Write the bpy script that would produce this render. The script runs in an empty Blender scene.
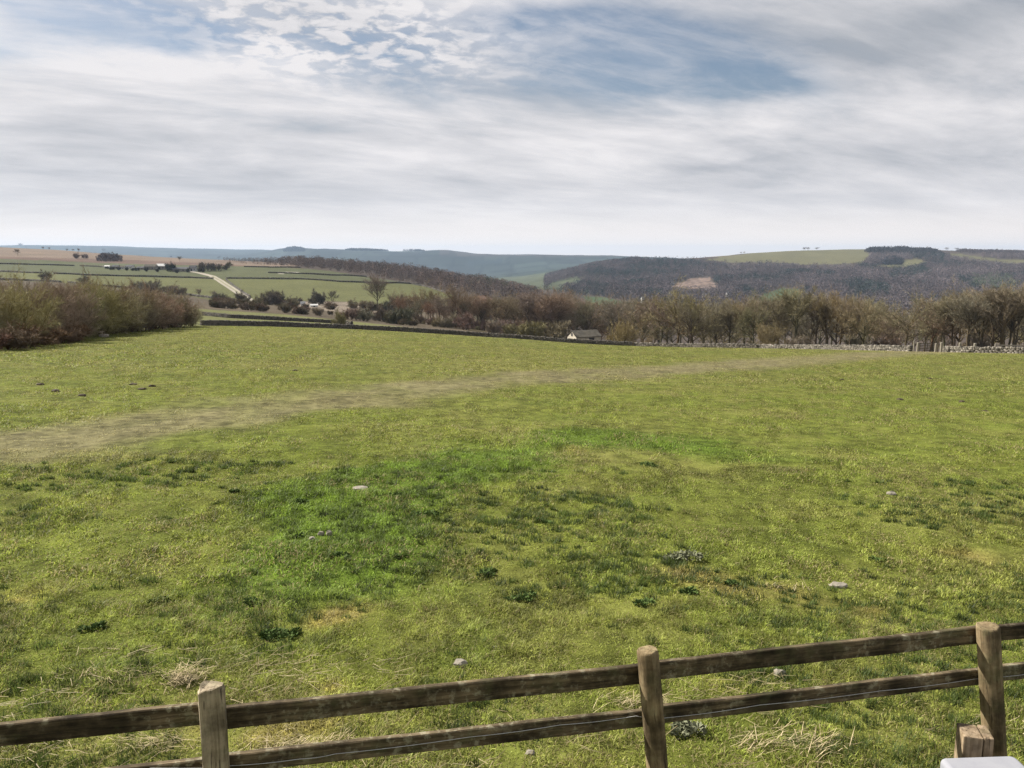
import bpy, bmesh, math, random
import numpy as np
from mathutils import Vector, Matrix

random.seed(7)
RNG = np.random.default_rng(11)
SC = bpy.context.scene
COL = SC.collection
rad = math.radians

# ------------------------------------------------------------------ camera
CAMZ = 2.6
F = 804.0
PITCH = rad(9.12)
cam = bpy.data.cameras.new("camera")
cam.sensor_width = 36.0
cam.lens = 36.0 * F / 1024.0
cam.clip_start = 0.05
cam.clip_end = 60000
cam_o = bpy.data.objects.new("camera", cam)
cam_o.location = (0, 0, CAMZ)
cam_o.rotation_euler = (math.pi / 2 - PITCH, 0, 0)
COL.objects.link(cam_o)
SC.camera = cam_o

# ------------------------------------------------------------------ light
SUN_EL, SUN_AZ = rad(41), rad(-66)          # azimuth from +Y (view direction), negative = left
EXPOSURE = 1.3
sun = bpy.data.lights.new("sun", 'SUN')
sun.energy = 4.6
sun.angle = rad(0.6)
sun.color = (1.0, 0.94, 0.84)
sun_o = bpy.data.objects.new("sun", sun)
sd = Vector((math.sin(SUN_AZ) * math.cos(SUN_EL), math.cos(SUN_AZ) * math.cos(SUN_EL), math.sin(SUN_EL)))
sun_o.rotation_euler = sd.to_track_quat('Z', 'Y').to_euler()
sun_o.location = (0, 0, 50)
COL.objects.link(sun_o)
SC.view_settings.view_transform = 'Standard'
SC.view_settings.look = 'None'
SC.view_settings.gamma = 1
SC.view_settings.exposure = EXPOSURE
SC.view_settings.use_curve_mapping = False
SC.cycles.use_denoising = True
SC.cycles.denoiser = 'OPENIMAGEDENOISE'
SC.cycles.denoising_input_passes = 'RGB_ALBEDO_NORMAL'
SC.cycles.denoising_prefilter = 'NONE'
SC.cycles.volume_bounces = 1
SC.cycles.max_bounces = 6
SC.cycles.diffuse_bounces = 3
SC.cycles.transmission_bounces = 4
SC.cycles.sample_clamp_indirect = 4


class NT:
    """small helper for node trees"""
    def __init__(self, tree):
        self.t = tree
        tree.nodes.clear()

    def n(self, kind, **kw):
        nd = self.t.nodes.new(kind)
        for k, v in kw.items():
            if k.startswith('i_'):
                nd.inputs[k[2:].replace('_', ' ')].default_value = v
            else:
                setattr(nd, k, v)
        return nd

    def l(self, a, b):
        self.t.links.new(a, b)

    def math(self, op, a, b=None, c=None, clamp=False):
        nd = self.t.nodes.new('ShaderNodeMath')
        nd.operation = op
        nd.use_clamp = clamp
        for i, v in enumerate((a, b, c)):
            if v is None:
                continue
            if isinstance(v, (int, float)):
                nd.inputs[i].default_value = v
            else:
                self.l(v, nd.inputs[i])
        return nd.outputs[0]

    def ramp(self, fac, lo, hi, a=0.0, b=1.0, smooth=True):
        nd = self.t.nodes.new('ShaderNodeMapRange')
        nd.interpolation_type = 'SMOOTHSTEP' if smooth else 'LINEAR'
        nd.inputs['From Min'].default_value = lo
        nd.inputs['From Max'].default_value = hi
        nd.inputs['To Min'].default_value = a
        nd.inputs['To Max'].default_value = b
        self.l(fac, nd.inputs['Value'])
        return nd.outputs[0]

    def mix(self, fac, a, b, mode='MIX'):
        nd = self.t.nodes.new('ShaderNodeMix')
        nd.data_type = 'RGBA'
        nd.blend_type = mode
        for sock, v in ((nd.inputs[0], fac), (nd.inputs[6], a), (nd.inputs[7], b)):
            if isinstance(v, (int, float)):
                sock.default_value = v
            elif isinstance(v, tuple):
                sock.default_value = v if len(v) == 4 else (*v, 1)
            else:
                self.l(v, sock)
        return nd.outputs[2]

    def noise(self, vec, scale, detail=4, rough=0.55, dist=0.0, dim='3D'):
        nd = self.t.nodes.new('ShaderNodeTexNoise')
        nd.noise_dimensions = dim
        nd.inputs['Scale'].default_value = scale
        nd.inputs['Detail'].default_value = detail
        nd.inputs['Roughness'].default_value = rough
        nd.inputs['Distortion'].default_value = dist
        self.l(vec, nd.inputs['Vector'])
        return nd.outputs['Fac']

    def comb(self, x, y, z=0.0):
        nd = self.t.nodes.new('ShaderNodeCombineXYZ')
        for i, v in enumerate((x, y, z)):
            if isinstance(v, (int, float)):
                nd.inputs[i].default_value = v
            else:
                self.l(v, nd.inputs[i])
        return nd.outputs[0]


# ------------------------------------------------------------------ sky
world = bpy.data.worlds.new("World")
SC.world = world
world.use_nodes = True
W = NT(world.node_tree)


def build_sky():
    tc = W.n('ShaderNodeTexCoord')
    sky = W.n('ShaderNodeTexSky')
    sky.sky_type = 'NISHITA'
    sky.sun_disc = False
    sky.sun_elevation = SUN_EL
    sky.sun_rotation = SUN_AZ
    sky.altitude = 300
    sky.air_density = 1.0
    sky.dust_density = 1.6
    sep = W.n('ShaderNodeSeparateXYZ')
    W.l(tc.outputs['Generated'], sep.inputs[0])
    x, y, z = sep.outputs
    az = W.math('MULTIPLY', W.math('ARCTAN2', x, y), 180 / math.pi)        # degrees, 0 = +Y, right positive
    el = W.math('MULTIPLY', W.math('ARCSINE', z), 180 / math.pi)
    # cloud-layer coordinates: direction projected on a flat layer
    zc = W.math('ADD', W.math('MAXIMUM', z, 0.0), 0.15)
    px = W.math('DIVIDE', x, zc)
    py = W.math('DIVIDE', y, zc)
    # rotate the layer so that streaks run from upper left to lower right
    ca, sa = math.cos(rad(26)), math.sin(rad(26))
    rx = W.math('ADD', W.math('MULTIPLY', px, ca), W.math('MULTIPLY', py, sa))
    ry = W.math('SUBTRACT', W.math('MULTIPLY', py, ca), W.math('MULTIPLY', px, sa))
    pv = W.comb(px, py, 0.3)
    streak = W.noise(W.comb(W.math('MULTIPLY', rx, 0.45), W.math('MULTIPLY', ry, 0.75), 2.0), 2.3, 9, 0.58, 0.35)
    broad = W.noise(W.comb(W.math('MULTIPLY', rx, 0.5), ry, 7.1), 0.8, 5, 0.55, 0.3)
    wisps = W.noise(W.comb(W.math('MULTIPLY', rx, 0.75), W.math('MULTIPLY', ry, 1.7), 4.0), 2.6, 8, 0.60, 0.4)
    puff = W.noise(pv, 13.0, 5, 0.55, 0.3)
    warp = W.math('MULTIPLY', W.math('SUBTRACT', W.noise(pv, 1.9, 5, 0.6), 0.5), 11.0)
    warp2 = W.math('MULTIPLY', W.math('SUBTRACT', W.noise(W.comb(px, py, 9.0), 2.3, 5, 0.6), 0.5), 5.0)

    def blob(a0, e0, wa, we, tilt=0.0, warped=1.0):
        a = W.math('SUBTRACT', W.math('ADD', az, W.math('MULTIPLY', warp, warped)), a0)
        e = W.math('SUBTRACT', W.math('ADD', el, W.math('MULTIPLY', warp2, warped)), e0)
        c, s = math.cos(rad(tilt)), math.sin(rad(tilt))
        u = W.math('DIVIDE', W.math('ADD', W.math('MULTIPLY', a, c), W.math('MULTIPLY', e, s)), wa)
        v = W.math('DIVIDE', W.math('SUBTRACT', W.math('MULTIPLY', e, c), W.math('MULTIPLY', a, s)), we)
        r = W.math('ADD', W.math('MULTIPLY', u, u), W.math('MULTIPLY', v, v))
        return W.math('EXPONENT', W.math('MULTIPLY', r, -1.0))

    # clear openings in the layer
    gaps = W.math('ADD', blob(6.5, 13.6, 7.0, 2.6, -9, 0.55), W.math('MULTIPLY', blob(-25, 13.9, 8.0, 1.8, -6, 0.6), 0.95))
    gaps = W.math('ADD', gaps, W.math('MULTIPLY', blob(13, 12.2, 6.0, 1.2, -14, 0.5), 0.8))
    gaps = W.math('ADD', gaps, W.math('MULTIPLY', blob(-9, 13.0, 6, 2.6, 0, 1.0), 0.42))
    gaps = W.math('ADD', gaps, W.math('MULTIPLY', blob(-32, 11.8, 4, 1.2, 0, 0.7), 0.45))
    gaps = W.math('MULTIPLY', gaps, W.ramp(W.noise(W.comb(W.math('MULTIPLY', rx, 0.6), W.math('MULTIPLY', ry, 1.3), 12.0), 3.0, 9, 0.66, 0.4), 0.30, 0.62, 1.25, 0.70))
    thick = W.math('ADD', W.math('MULTIPLY', broad, 0.5), W.math('MULTIPLY', streak, 0.75))
    thick = W.math('ADD', thick, W.math('MULTIPLY', W.math('SUBTRACT', wisps, 0.5), 0.35))
    cov = W.math('SUBTRACT', W.math('ADD', thick, 0.27), W.math('MULTIPLY', gaps, 0.85))
    lowel = W.ramp(el, 1.0, 11.0, 0.35, 0.0)
    cov = W.math('ADD', cov, lowel)
    cov = W.ramp(cov, 0.30, 0.95, 0.0, 1.0)
    cov = W.math('MAXIMUM', cov, W.ramp(wisps, 0.38, 0.70, 0.06, 0.50))
    # mottled small puffs in the upper left
    pm = W.math('ADD', blob(-12.0, 14.3, 10.5, 2.3, -5, 0.6), W.math('MULTIPLY', blob(-33, 15.5, 6, 0.8, 0, 0.8), 0.7))
    pf = W.math('MULTIPLY', W.ramp(puff, 0.40, 0.60), pm)
    cov = W.math('MULTIPLY', cov, W.math('SUBTRACT', 1.0, W.math('MULTIPLY', pm, 0.45), clamp=True))
    cov = W.math('ADD', cov, W.math('MULTIPLY', pf, 0.95), clamp=True)
    # thick grey sheet in the upper right, soft grey bars lower down
    grey = W.math('ADD', W.math('MULTIPLY', blob(26, 13.4, 12, 3.2, 4, 1.0), 1.05), W.math('MULTIPLY', blob(16, 5.9, 6.5, 0.8, 0, 0.8), 0.45))
    grey = W.math('ADD', grey, W.math('MULTIPLY', blob(30, 7.0, 8, 1.0, 0, 1.0), 0.35))
    grey = W.math('ADD', grey, W.math('MULTIPLY', blob(-28, 6.6, 8.5, 2.2, 4, 0.8), 0.4))
    light = W.math('ADD', blob(15, 9.2, 9, 2.0, 0, 0.8), blob(19, 11.8, 3.0, 2.2, -35, 0.5))
    light = W.math('ADD', light, W.math('MULTIPLY', blob(-20, 9.6, 14, 1.6, -6, 0.8), 1.0))
    tone = W.math('ADD', W.math('MULTIPLY', W.math('SUBTRACT', streak, 0.5), 2.1),
                  W.math('MULTIPLY', W.math('SUBTRACT', wisps, 0.5), 0.9))
    tone = W.math('MULTIPLY', tone, W.ramp(el, 0.5, 9.0, 0.35, 1.0))
    tone = W.math('SUBTRACT', W.math('ADD', tone, 0.60), W.math('MULTIPLY', grey, 0.66))
    tone = W.math('ADD', tone, W.math('MULTIPLY', light, 0.22))
    tone = W.math('ADD', tone, W.math('MULTIPLY', pf, 0.55))
    tone = W.math('SUBTRACT', tone, W.math('MULTIPLY', pm, 0.22))
    tone = W.math('ADD', tone, W.ramp(el, 0.0, 5.5, 0.42, 0.0), clamp=True)
    ccol = W.mix(tone, (0.160, 0.171, 0.189), (0.352, 0.342, 0.346))
    ccol = W.mix(W.ramp(el, 0.0, 3.6, 1.0, 0.0), ccol, (0.430, 0.388, 0.358))
    bg_sky = W.n('ShaderNodeBackground')
    bg_sky.inputs['Strength'].default_value = 0.036
    W.l(sky.outputs[0], bg_sky.inputs['Color'])
    bg_cl = W.n('ShaderNodeBackground')
    W.l(ccol, bg_cl.inputs['Color'])
    mixs = W.n('ShaderNodeMixShader')
    W.l(cov, mixs.inputs[0])
    W.l(bg_sky.outputs[0], mixs.inputs[1])
    W.l(bg_cl.outputs[0], mixs.inputs[2])
    out = W.n('ShaderNodeOutputWorld')
    W.l(mixs.outputs[0], out.inputs['Surface'])


build_sky()

# ------------------------------------------------------------------ pixel helpers
CP, SP = math.cos(PITCH), math.sin(PITCH)


def ray(u, v):
    xc, yc = (u - 512) / F, (384 - v) / F
    fwd, up = CP + yc * SP, -SP + yc * CP
    return xc / fwd, up / fwd                 # x and z per metre of forward distance


def proj(x, y, z):
    y = np.maximum(y, 1e-3)
    tx, tz = x / y, (z - CAMZ) / y
    yc = (SP + tz * CP) / (CP - tz * SP)
    fwd = CP + yc * SP
    return 512 + F * tx * fwd, 384 - F * yc


# ------------------------------------------------------------------ noise
def _hash(ix, iy, seed):
    h = (ix * 374761393 + iy * 668265263 + seed * 974711) & 0xFFFFFFFF
    h = ((h ^ (h >> 13)) * 1274126177) & 0xFFFFFFFF
    return ((h ^ (h >> 16)) & 0xFFFFFF) / float(0xFFFFFF)


def vnoise(x, y, seed=0):
    x = np.asarray(x, float); y = np.asarray(y, float)
    xi, yi = np.floor(x), np.floor(y)
    fx, fy = x - xi, y - yi
    fx = fx * fx * (3 - 2 * fx); fy = fy * fy * (3 - 2 * fy)
    ix, iy = xi.astype(np.int64), yi.astype(np.int64)
    a, b = _hash(ix, iy, seed), _hash(ix + 1, iy, seed)
    c, d = _hash(ix, iy + 1, seed), _hash(ix + 1, iy + 1, seed)
    return (a * (1 - fx) + b * fx) * (1 - fy) + (c * (1 - fx) + d * fx) * fy


def fbm(x, y, seed=0, oct=4):
    s, a, t = 0.0, 0.5, 0.0
    for k in range(oct):
        s = s + a * vnoise(x * 2 ** k + 17.3 * k, y * 2 ** k - 9.1 * k, seed + k)
        t += a
        a *= 0.5
    return s / t


def sstep(x, lo, hi):
    t = np.clip((x - lo) / (hi - lo), 0, 1)
    return t * t * (3 - 2 * t)


# ------------------------------------------------------------------ terrain shape
#        u :  field edge D,v | strip | gully | foot of slope | slope | ridge | behind | far valley | far hill
TAB = [
 (-300, (34, 362), (80, 330), (210, 304), (420, 285), (800, 258), (1400, 244), (2500, 262), (4500, 262), (9500, 246)),
 (0,   (46, 346), (100, 325), (250, 302), (420, 285), (800, 259), (1300, 247.8), (2500, 262), (4500, 262), (9500, 245.6)),
 (60,  (62, 339), (115, 322), (255, 301), (425, 286), (800, 261), (1300, 250.5), (2500, 264), (4500, 262), (9500, 245.4)),
 (100, (74, 334), (130, 320), (260, 301), (430, 288), (800, 263), (1300, 253.5), (2500, 266), (4500, 262), (9500, 245.8)),
 (150, (92, 329), (142, 318), (275, 302), (430, 293), (790, 265), (1280, 256.6), (2500, 267), (4500, 263), (9500, 247.6)),
 (200, (110, 325.5), (152, 317), (290, 303), (430, 298), (790, 266), (1250, 259.3), (2500, 268), (4500, 264), (9500, 248.2)),
 (250, (122, 326), (166, 318.5), (305, 306), (435, 300), (790, 266), (1200, 261.8), (2500, 269), (4500, 266), (9500, 249.8)),
 (290, (129, 327), (178, 320), (318, 308), (440, 301), (790, 267), (1160, 263.8), (2500, 270), (4700, 267), (7000, 249.2)),
 (310, (132, 327.6), (180, 321), (320, 309), (440, 302), (780, 268), (1150, 265), (2500, 271), (4800, 268), (6400, 249.0)),
 (350, (137, 329), (185, 323.5), (325, 314), (445, 303), (760, 273), (1100, 269), (2500, 273), (4800, 270), (6300, 249.4)),
 (400, (140, 331.5), (190, 327), (330, 318), (450, 304), (720, 281), (1050, 274), (2500, 276), (4800, 272), (6200, 250.4)),
 (440, (141, 334), (190, 331), (325, 321), (450, 307), (700, 287), (1050, 279), (2500, 279), (4800, 274), (6100, 249.3)),
 (455, (141, 335), (190, 333), (322, 322), (450, 309), (700, 289), (1050, 281), (2500, 281), (4800, 275), (6000, 249.8)),
 (475, (141, 336.2), (190, 335), (320, 324), (450, 312), (700, 291), (1050, 284), (2500, 282), (4800, 275), (5900, 253.2)),
 (520, (140, 339), (195, 340), (310, 333), (470, 322), (740, 298), (1120, 293), (2350, 284), (4700, 272), (5800, 254.0)),
 (560, (139, 342.2), (200, 346), (300, 344), (500, 332), (800, 306), (1250, 299), (2300, 276), (4600, 268), (5800, 254.5)),
 (600, (138, 345), (215, 349), (290, 350), (520, 340), (900, 309), (1450, 296), (2350, 265), (4600, 266), (5800, 256.2)),
 (640, (137, 346.6), (230, 353), (290, 354), (550, 346), (1000, 313), (1700, 284), (2400, 260.2), (4600, 266), (5800, 258.2)),
 (680, (134, 347.4), (230, 355), (290, 357), (540, 350), (1000, 317), (1750, 281), (2450, 259), (4600, 265), (5800, 259)),
 (720, (131, 348), (225, 356), (285, 359), (520, 352), (1000, 319), (1780, 280), (2500, 255.8), (4600, 264), (5800, 259)),
 (760, (128, 348.4), (220, 357), (280, 360), (500, 353), (1000, 320), (1800, 278), (2550, 252.8), (4600, 263), (5800, 259)),
 (800, (122, 349), (212, 358), (270, 361), (450, 354), (1000, 320), (1800, 277), (2600, 250.6), (4600, 263), (5800, 259)),
 (860, (111, 350.2), (205, 359), (260, 362), (400, 355), (1000, 320), (1800, 277), (2650, 249.8), (4600, 263), (5800, 259)),
 (920, (101, 351.6), (200, 360), (240, 363), (380, 356), (1000, 320), (1800, 277), (2700, 249.6), (4600, 263), (5800, 259)),
 (970, (95, 352.6), (200, 360), (230, 363), (360, 356), (1000, 320), (1800, 278), (2700, 251.2), (4600, 263), (5800, 259)),
 (1024, (91, 353.6), (195, 361), (225, 364), (350, 356), (1000, 320), (1800, 278), (2700, 252.4), (4600, 263), (5800, 259)),
 (1400, (78, 362), (190, 366), (220, 368), (350, 358), (1000, 322), (1800, 280), (2700, 253), (4600, 264), (5800, 259)),
]
PA, PB = 0.070, 0.030
K = len(TAB[0]) - 1
tabT = np.array([[ray(r[0], p[1])[0] for p in r[1:]] for r in TAB])
tabD = np.array([[p[0] for p in r[1:]] for r in TAB], float)
tabZ = np.array([[CAMZ + ray(r[0], p[1])[1] * p[0] for p in r[1:]] for r in TAB])

S_IN = np.linspace(-0.74, 0.74, 620)
S_OUT = 0.74 + 1.3 * (np.linspace(0, 1, 40)[1:]) ** 1.6
SS = np.concatenate([-S_OUT[::-1], S_IN, S_OUT])
OFF = 25.0
rows = [np.linspace(-22, -1, 22), np.linspace(-0.6, 2.4, 11), np.arange(2.5, 15, 0.085)]
d = 15.0
far = []
while d < 160:
    far.append(d); d *= 1.011
while d < 13500:
    far.append(d); d *= 1.0135
rows.append(np.array(far))
DD = np.concatenate(rows)


def pchip(xk, yk, x):
    h = np.diff(xk); m = np.diff(yk) / h
    dk = np.zeros_like(yk)
    for i in range(1, len(xk) - 1):
        if m[i - 1] * m[i] > 0:
            w1, w2 = 2 * h[i] + h[i - 1], h[i] + 2 * h[i - 1]
            dk[i] = (w1 + w2) / (w1 / m[i - 1] + w2 / m[i])
    dk[0], dk[-1] = m[0], m[-1]
    i = np.clip(np.searchsorted(xk, x) - 1, 0, len(h) - 1)
    t = (x - xk[i]) / h[i]
    return ((1 + 2 * t) * (1 - t) ** 2 * yk[i] + t * (1 - t) ** 2 * h[i] * dk[i]
            + t * t * (3 - 2 * t) * yk[i + 1] + t * t * (t - 1) * h[i] * dk[i + 1])


def make_terrain_grid():
    # a dense table over tx, then every vertex looks its column up
    T = np.linspace(-1.3, 1.3, 1301)
    nD = np.stack([np.interp(T, tabT[:, k], tabD[:, k]) for k in range(K)], 1)
    nZ = np.stack([np.interp(T, tabT[:, k], tabZ[:, k]) for k in range(K)], 1)
    ker = np.exp(-0.5 * (np.arange(-12, 13) / 4.5) ** 2); ker /= ker.sum()
    for k in range(K):
        nD[:, k] = np.convolve(np.pad(nD[:, k], 12, mode='edge'), ker, 'valid')
        nZ[:, k] = np.convolve(np.pad(nZ[:, k], 12, mode='edge'), ker, 'valid')
    ZT = np.zeros((len(DD), len(T)))
    for j, t in enumerate(T):
        D1, z1 = nD[j, 0], nZ[j, 0]
        c = -(z1 + (PA + PB * t) * D1) / D1 ** 2
        y = DD
        zf = -(PA + PB * t) * y - c * np.clip(y, 0, None) ** 2
        xk = np.concatenate([[D1], nD[j, 1:], [14000]])
        yk = np.concatenate([[z1], nZ[j, 1:], [nZ[j, -1] - 260]])
        zb = pchip(xk, yk, np.clip(y, D1, 14000))
        ZT[:, j] = np.where(y <= D1, zf, zb)
    X = SS[None, :] * (DD[:, None] + OFF)
    Y = np.repeat(DD[:, None], len(SS), 1)
    tx = np.where(Y > 1.0, X / np.maximum(Y, 1.0), 0)
    tx = np.clip(tx, -1.29, 1.29)
    fi = (tx + 1.3) / 2.6 * 1300
    i0 = np.clip(fi.astype(int), 0, 1299); ft = fi - i0
    r = np.arange(len(DD))[:, None]
    Z = ZT[r, i0] * (1 - ft) + ZT[r, i0 + 1] * ft
    D1v = np.interp(tx, T, nD[:, 0])
    # near ground is a plain sloping sheet
    plane = -PA * Y - PB * np.clip(X, -40, 40)
    wn = sstep(Y, 3, 14)
    Z = plane * (1 - wn) + Z * wn
    infield = 1 - sstep(Y, D1v * 0.85, D1v)
    Z = Z + infield * (0.30 * (fbm(X / 14, Y / 14, 3, 2) - 0.5) * sstep(Y, 4, 20)
                       + 0.16 * (fbm(X / 1.7, Y / 1.7, 5, 3) - 0.5) * sstep(Y, 3.5, 9)
                       + 0.05 * (fbm(X / 0.35, Y / 0.35, 8, 2) - 0.5) * (1 - sstep(Y, 14, 40)))
    Z = Z + sstep(Y, 350, 900) * (6.0 * (fbm(X / 130, Y / 130, 21, 3) - 0.5))
    Z = Z + sstep(Y, 3500, 5000) * (34 * (fbm(X / 900, Y / 900, 31, 4) - 0.5) + 9 * (fbm(X / 170, Y / 400, 33, 3) - 0.5))
    return X, Y, Z, D1v


GX, GY, GZ, GD1 = make_terrain_grid()


def ground(x, y):
    x = np.atleast_1d(np.asarray(x, float)); y = np.atleast_1d(np.asarray(y, float))
    ri = np.clip(np.interp(y, DD, np.arange(len(DD))), 0, len(DD) - 1.001)
    ci = np.clip(np.interp(x / (y + OFF), SS, np.arange(len(SS))), 0, len(SS) - 1.001)
    r0, c0 = ri.astype(int), ci.astype(int)
    fr, fc = ri - r0, ci - c0
    return ((GZ[r0, c0] * (1 - fc) + GZ[r0, c0 + 1] * fc) * (1 - fr)
            + (GZ[r0 + 1, c0] * (1 - fc) + GZ[r0 + 1, c0 + 1] * fc) * fr)


def gz(x, y):
    return float(ground(x, y)[0])


MARCH = np.concatenate([np.linspace(2, 200, 1200), np.geomspace(200.5, 13000, 1500)])


def hit(u, v, dmin=0.0):
    """the ground point seen at a place of the photograph (first one beyond dmin)"""
    tx, tz = ray(u, v)
    m = MARCH[MARCH >= dmin]
    g = ground(tx * m, m)
    below = (CAMZ + tz * m) <= g
    if not below.any():
        i = int(np.argmin(CAMZ + tz * m - g))
    else:
        i = int(np.argmax(below))
    return np.array([tx * m[i], m[i], g[i]])


def column(u, D, v=345):
    tx, _ = ray(u, v)
    return np.array([tx * D, D, gz(tx * D, D)])


# ------------------------------------------------------------------ object helpers
def mesh_np(name, verts, faces_flat, loop_totals, mat=None, parent=None, smooth=False):
    me = bpy.data.meshes.new(name)
    verts = np.asarray(verts, np.float32)
    faces_flat = np.asarray(faces_flat, np.int32)
    loop_totals = np.asarray(loop_totals, np.int32)
    me.vertices.add(len(verts)); me.vertices.foreach_set('co', verts.ravel())
    me.loops.add(len(faces_flat)); me.loops.foreach_set('vertex_index', faces_flat)
    me.polygons.add(len(loop_totals))
    st = np.concatenate([[0], np.cumsum(loop_totals)[:-1]]).astype(np.int32)
    me.polygons.foreach_set('loop_start', st)
    me.polygons.foreach_set('loop_total', loop_totals)
    if smooth:
        me.polygons.foreach_set('use_smooth', np.ones(len(loop_totals), bool))
    me.update(calc_edges=True)
    me.validate()
    if mat:
        me.materials.append(mat)
    return me


def link(name, me, parent=None, loc=(0, 0, 0)):
    o = bpy.data.objects.new(name, me)
    o.location = loc
    if parent is not None:
        o.parent = parent
    COL.objects.link(o)
    return o


def tag(o, label=None, cat=None, group=None, kind=None):
    if label: o['label'] = label
    if cat: o['category'] = cat
    if group: o['group'] = group
    if kind: o['kind'] = kind
    return o


def empty(name, loc, label=None, cat=None, group=None, rz=0.0):
    o = bpy.data.objects.new(name, None)
    o.empty_display_size = 0.2
    o.location = loc
    o.rotation_euler = (0, 0, rz)
    COL.objects.link(o)
    return tag(o, label, cat, group)


def bm_obj(name, bm, mat, parent=None, smooth=False, loc=(0, 0, 0)):
    me = bpy.data.meshes.new(name)
    bmesh.ops.recalc_face_normals(bm, faces=bm.faces)
    bm.to_mesh(me)
    bm.free()
    me.materials.append(mat)
    if smooth:
        for p in me.polygons:
            p.use_smooth = True
    return link(name, me, parent, loc)


def copy_tree(o, parent=None):
    c = o.copy()
    COL.objects.link(c)
    if parent is not None:
        c.parent = parent
    for ch in list(o.children):
        copy_tree(ch, c)
    return c


def color_attr(me, name, rgb):
    a = me.color_attributes.new(name, 'FLOAT_COLOR', 'POINT')
    arr = np.ones((len(me.vertices), 4), np.float32)
    arr[:, :3] = rgb
    a.data.foreach_set('color', arr.ravel())


# ------------------------------------------------------------------ materials
def new_mat(name):
    m = bpy.data.materials.new(name)
    m.use_nodes = True
    return m, NT(m.node_tree)


def finish(N, color, rough=0.9, bump=None, bump_strength=0.3, bump_dist=0.02, spec=0.2, translucent=0.0):
    p = N.n('ShaderNodeBsdfPrincipled')
    p.inputs['Roughness'].default_value = rough
    p.inputs['Specular IOR Level'].default_value = spec
    if isinstance(color, tuple):
        p.inputs['Base Color'].default_value = (*color, 1)
    else:
        N.l(color, p.inputs['Base Color'])
    if bump is not None:
        b = N.n('ShaderNodeBump')
        b.inputs['Strength'].default_value = bump_strength
        b.inputs['Distance'].default_value = bump_dist
        N.l(bump, b.inputs['Height'])
        N.l(b.outputs[0], p.inputs['Normal'])
    out = N.n('ShaderNodeOutputMaterial')
    sh = p.outputs[0]
    if translucent > 0:
        t = N.n('ShaderNodeBsdfTranslucent')
        if isinstance(color, tuple):
            t.inputs[0].default_value = (*color, 1)
        else:
            N.l(color, t.inputs[0])
        mx = N.n('ShaderNodeMixShader')
        mx.inputs[0].default_value = translucent
        N.l(p.outputs[0], mx.inputs[1]); N.l(t.outputs[0], mx.inputs[2])
        sh = mx.outputs[0]
    N.l(sh, out.inputs['Surface'])


def simple_mat(name, c1, c2, scale=8.0, rough=0.9, stretch=(1, 1, 1), bump=0.3, bdist=0.01, spec=0.2):
    m, N = new_mat(name)
    tc = N.n('ShaderNodeTexCoord')
    mp = N.n('ShaderNodeMapping')
    mp.inputs['Scale'].default_value = stretch
    N.l(tc.outputs['Object'], mp.inputs[0])
    f = N.noise(mp.outputs[0], scale, 6, 0.6)
    col = N.mix(N.ramp(f, 0.3, 0.7), c1, c2)
    finish(N, col, rough, f, bump, bdist, spec)
    return m


def twig_mat(name, c1, c2):
    """bark and twigs: the tint of each tree comes from the colour set on the object"""
    m, N = new_mat(name)
    oi = N.n('ShaderNodeObjectInfo')
    g = N.n('ShaderNodeNewGeometry')
    f = N.noise(g.outputs['Position'], 0.45, 3, 0.6)
    col = N.mix(N.ramp(f, 0.3, 0.7), c1, c2)
    col = N.mix(1.0, col, oi.outputs['Color'], 'MULTIPLY')
    finish(N, col, 0.95, spec=0.1)
    return m


def attr_mat(name, attr='tint', translucent=0.0, rough=0.9, spec=0.15):
    m, N = new_mat(name)
    a = N.n('ShaderNodeAttribute')
    a.attribute_name = attr
    finish(N, a.outputs['Color'], rough, spec=spec, translucent=translucent)
    return m


M_BARK = twig_mat('bark', (0.075, 0.063, 0.045), (0.12, 0.10, 0.072))
M_TWIG = twig_mat('twigs', (0.185, 0.162, 0.122), (0.27, 0.240, 0.188))
M_WOODS = attr_mat('distant woodland', 'tint')
M_GRASS = attr_mat('grass blades', 'tint', translucent=0.45, rough=0.6, spec=0.25)


def stone_mat(name, c1, c2, c3):
    m, N = new_mat(name)
    g = N.n('ShaderNodeNewGeometry')
    r = g.outputs['Random Per Island']
    f = N.noise(g.outputs['Position'], 3.0, 5, 0.6)
    col = N.mix(N.ramp(r, 0.0, 1.0, smooth=False), c1, c2)
    col = N.mix(N.ramp(f, 0.52, 0.75), col, c3)
    finish(N, col, 0.95, f, 0.5, 0.03)
    return m


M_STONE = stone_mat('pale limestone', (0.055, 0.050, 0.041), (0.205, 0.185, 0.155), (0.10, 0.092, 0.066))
M_SHADESTONE = stone_mat('shaded wall stone', (0.055, 0.05, 0.045), (0.13, 0.115, 0.10), (0.07, 0.075, 0.05))  # walls seen from their shaded side; the shade is put into this darker colour


# ------------------------------------------------------------------ land cover
def in_poly(u, v, pts):
    pts = np.asarray(pts, float)
    inside = np.zeros(u.shape, bool)
    j = len(pts) - 1
    for i in range(len(pts)):
        xi, yi = pts[i]; xj, yj = pts[j]
        cond = ((yi > v) != (yj > v)) & (u < (xj - xi) * (v - yi) / (yj - yi + 1e-9) + xi)
        inside ^= cond
        j = i
    return inside


def line_v(u, pts):
    pts = np.asarray(pts, float)
    return np.interp(u, pts[:, 0], pts[:, 1])


def seg_dist(x, y, pts):
    best = np.full(x.shape, 1e9)
    for (x0, y0), (x1, y1) in zip(pts[:-1], pts[1:]):
        dx, dy = x1 - x0, y1 - y0
        t = np.clip(((x - x0) * dx + (y - y0) * dy) / (dx * dx + dy * dy + 1e-9), 0, 1)
        best = np.minimum(best, np.hypot(x - x0 - t * dx, y - y0 - t * dy))
    return best


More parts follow.
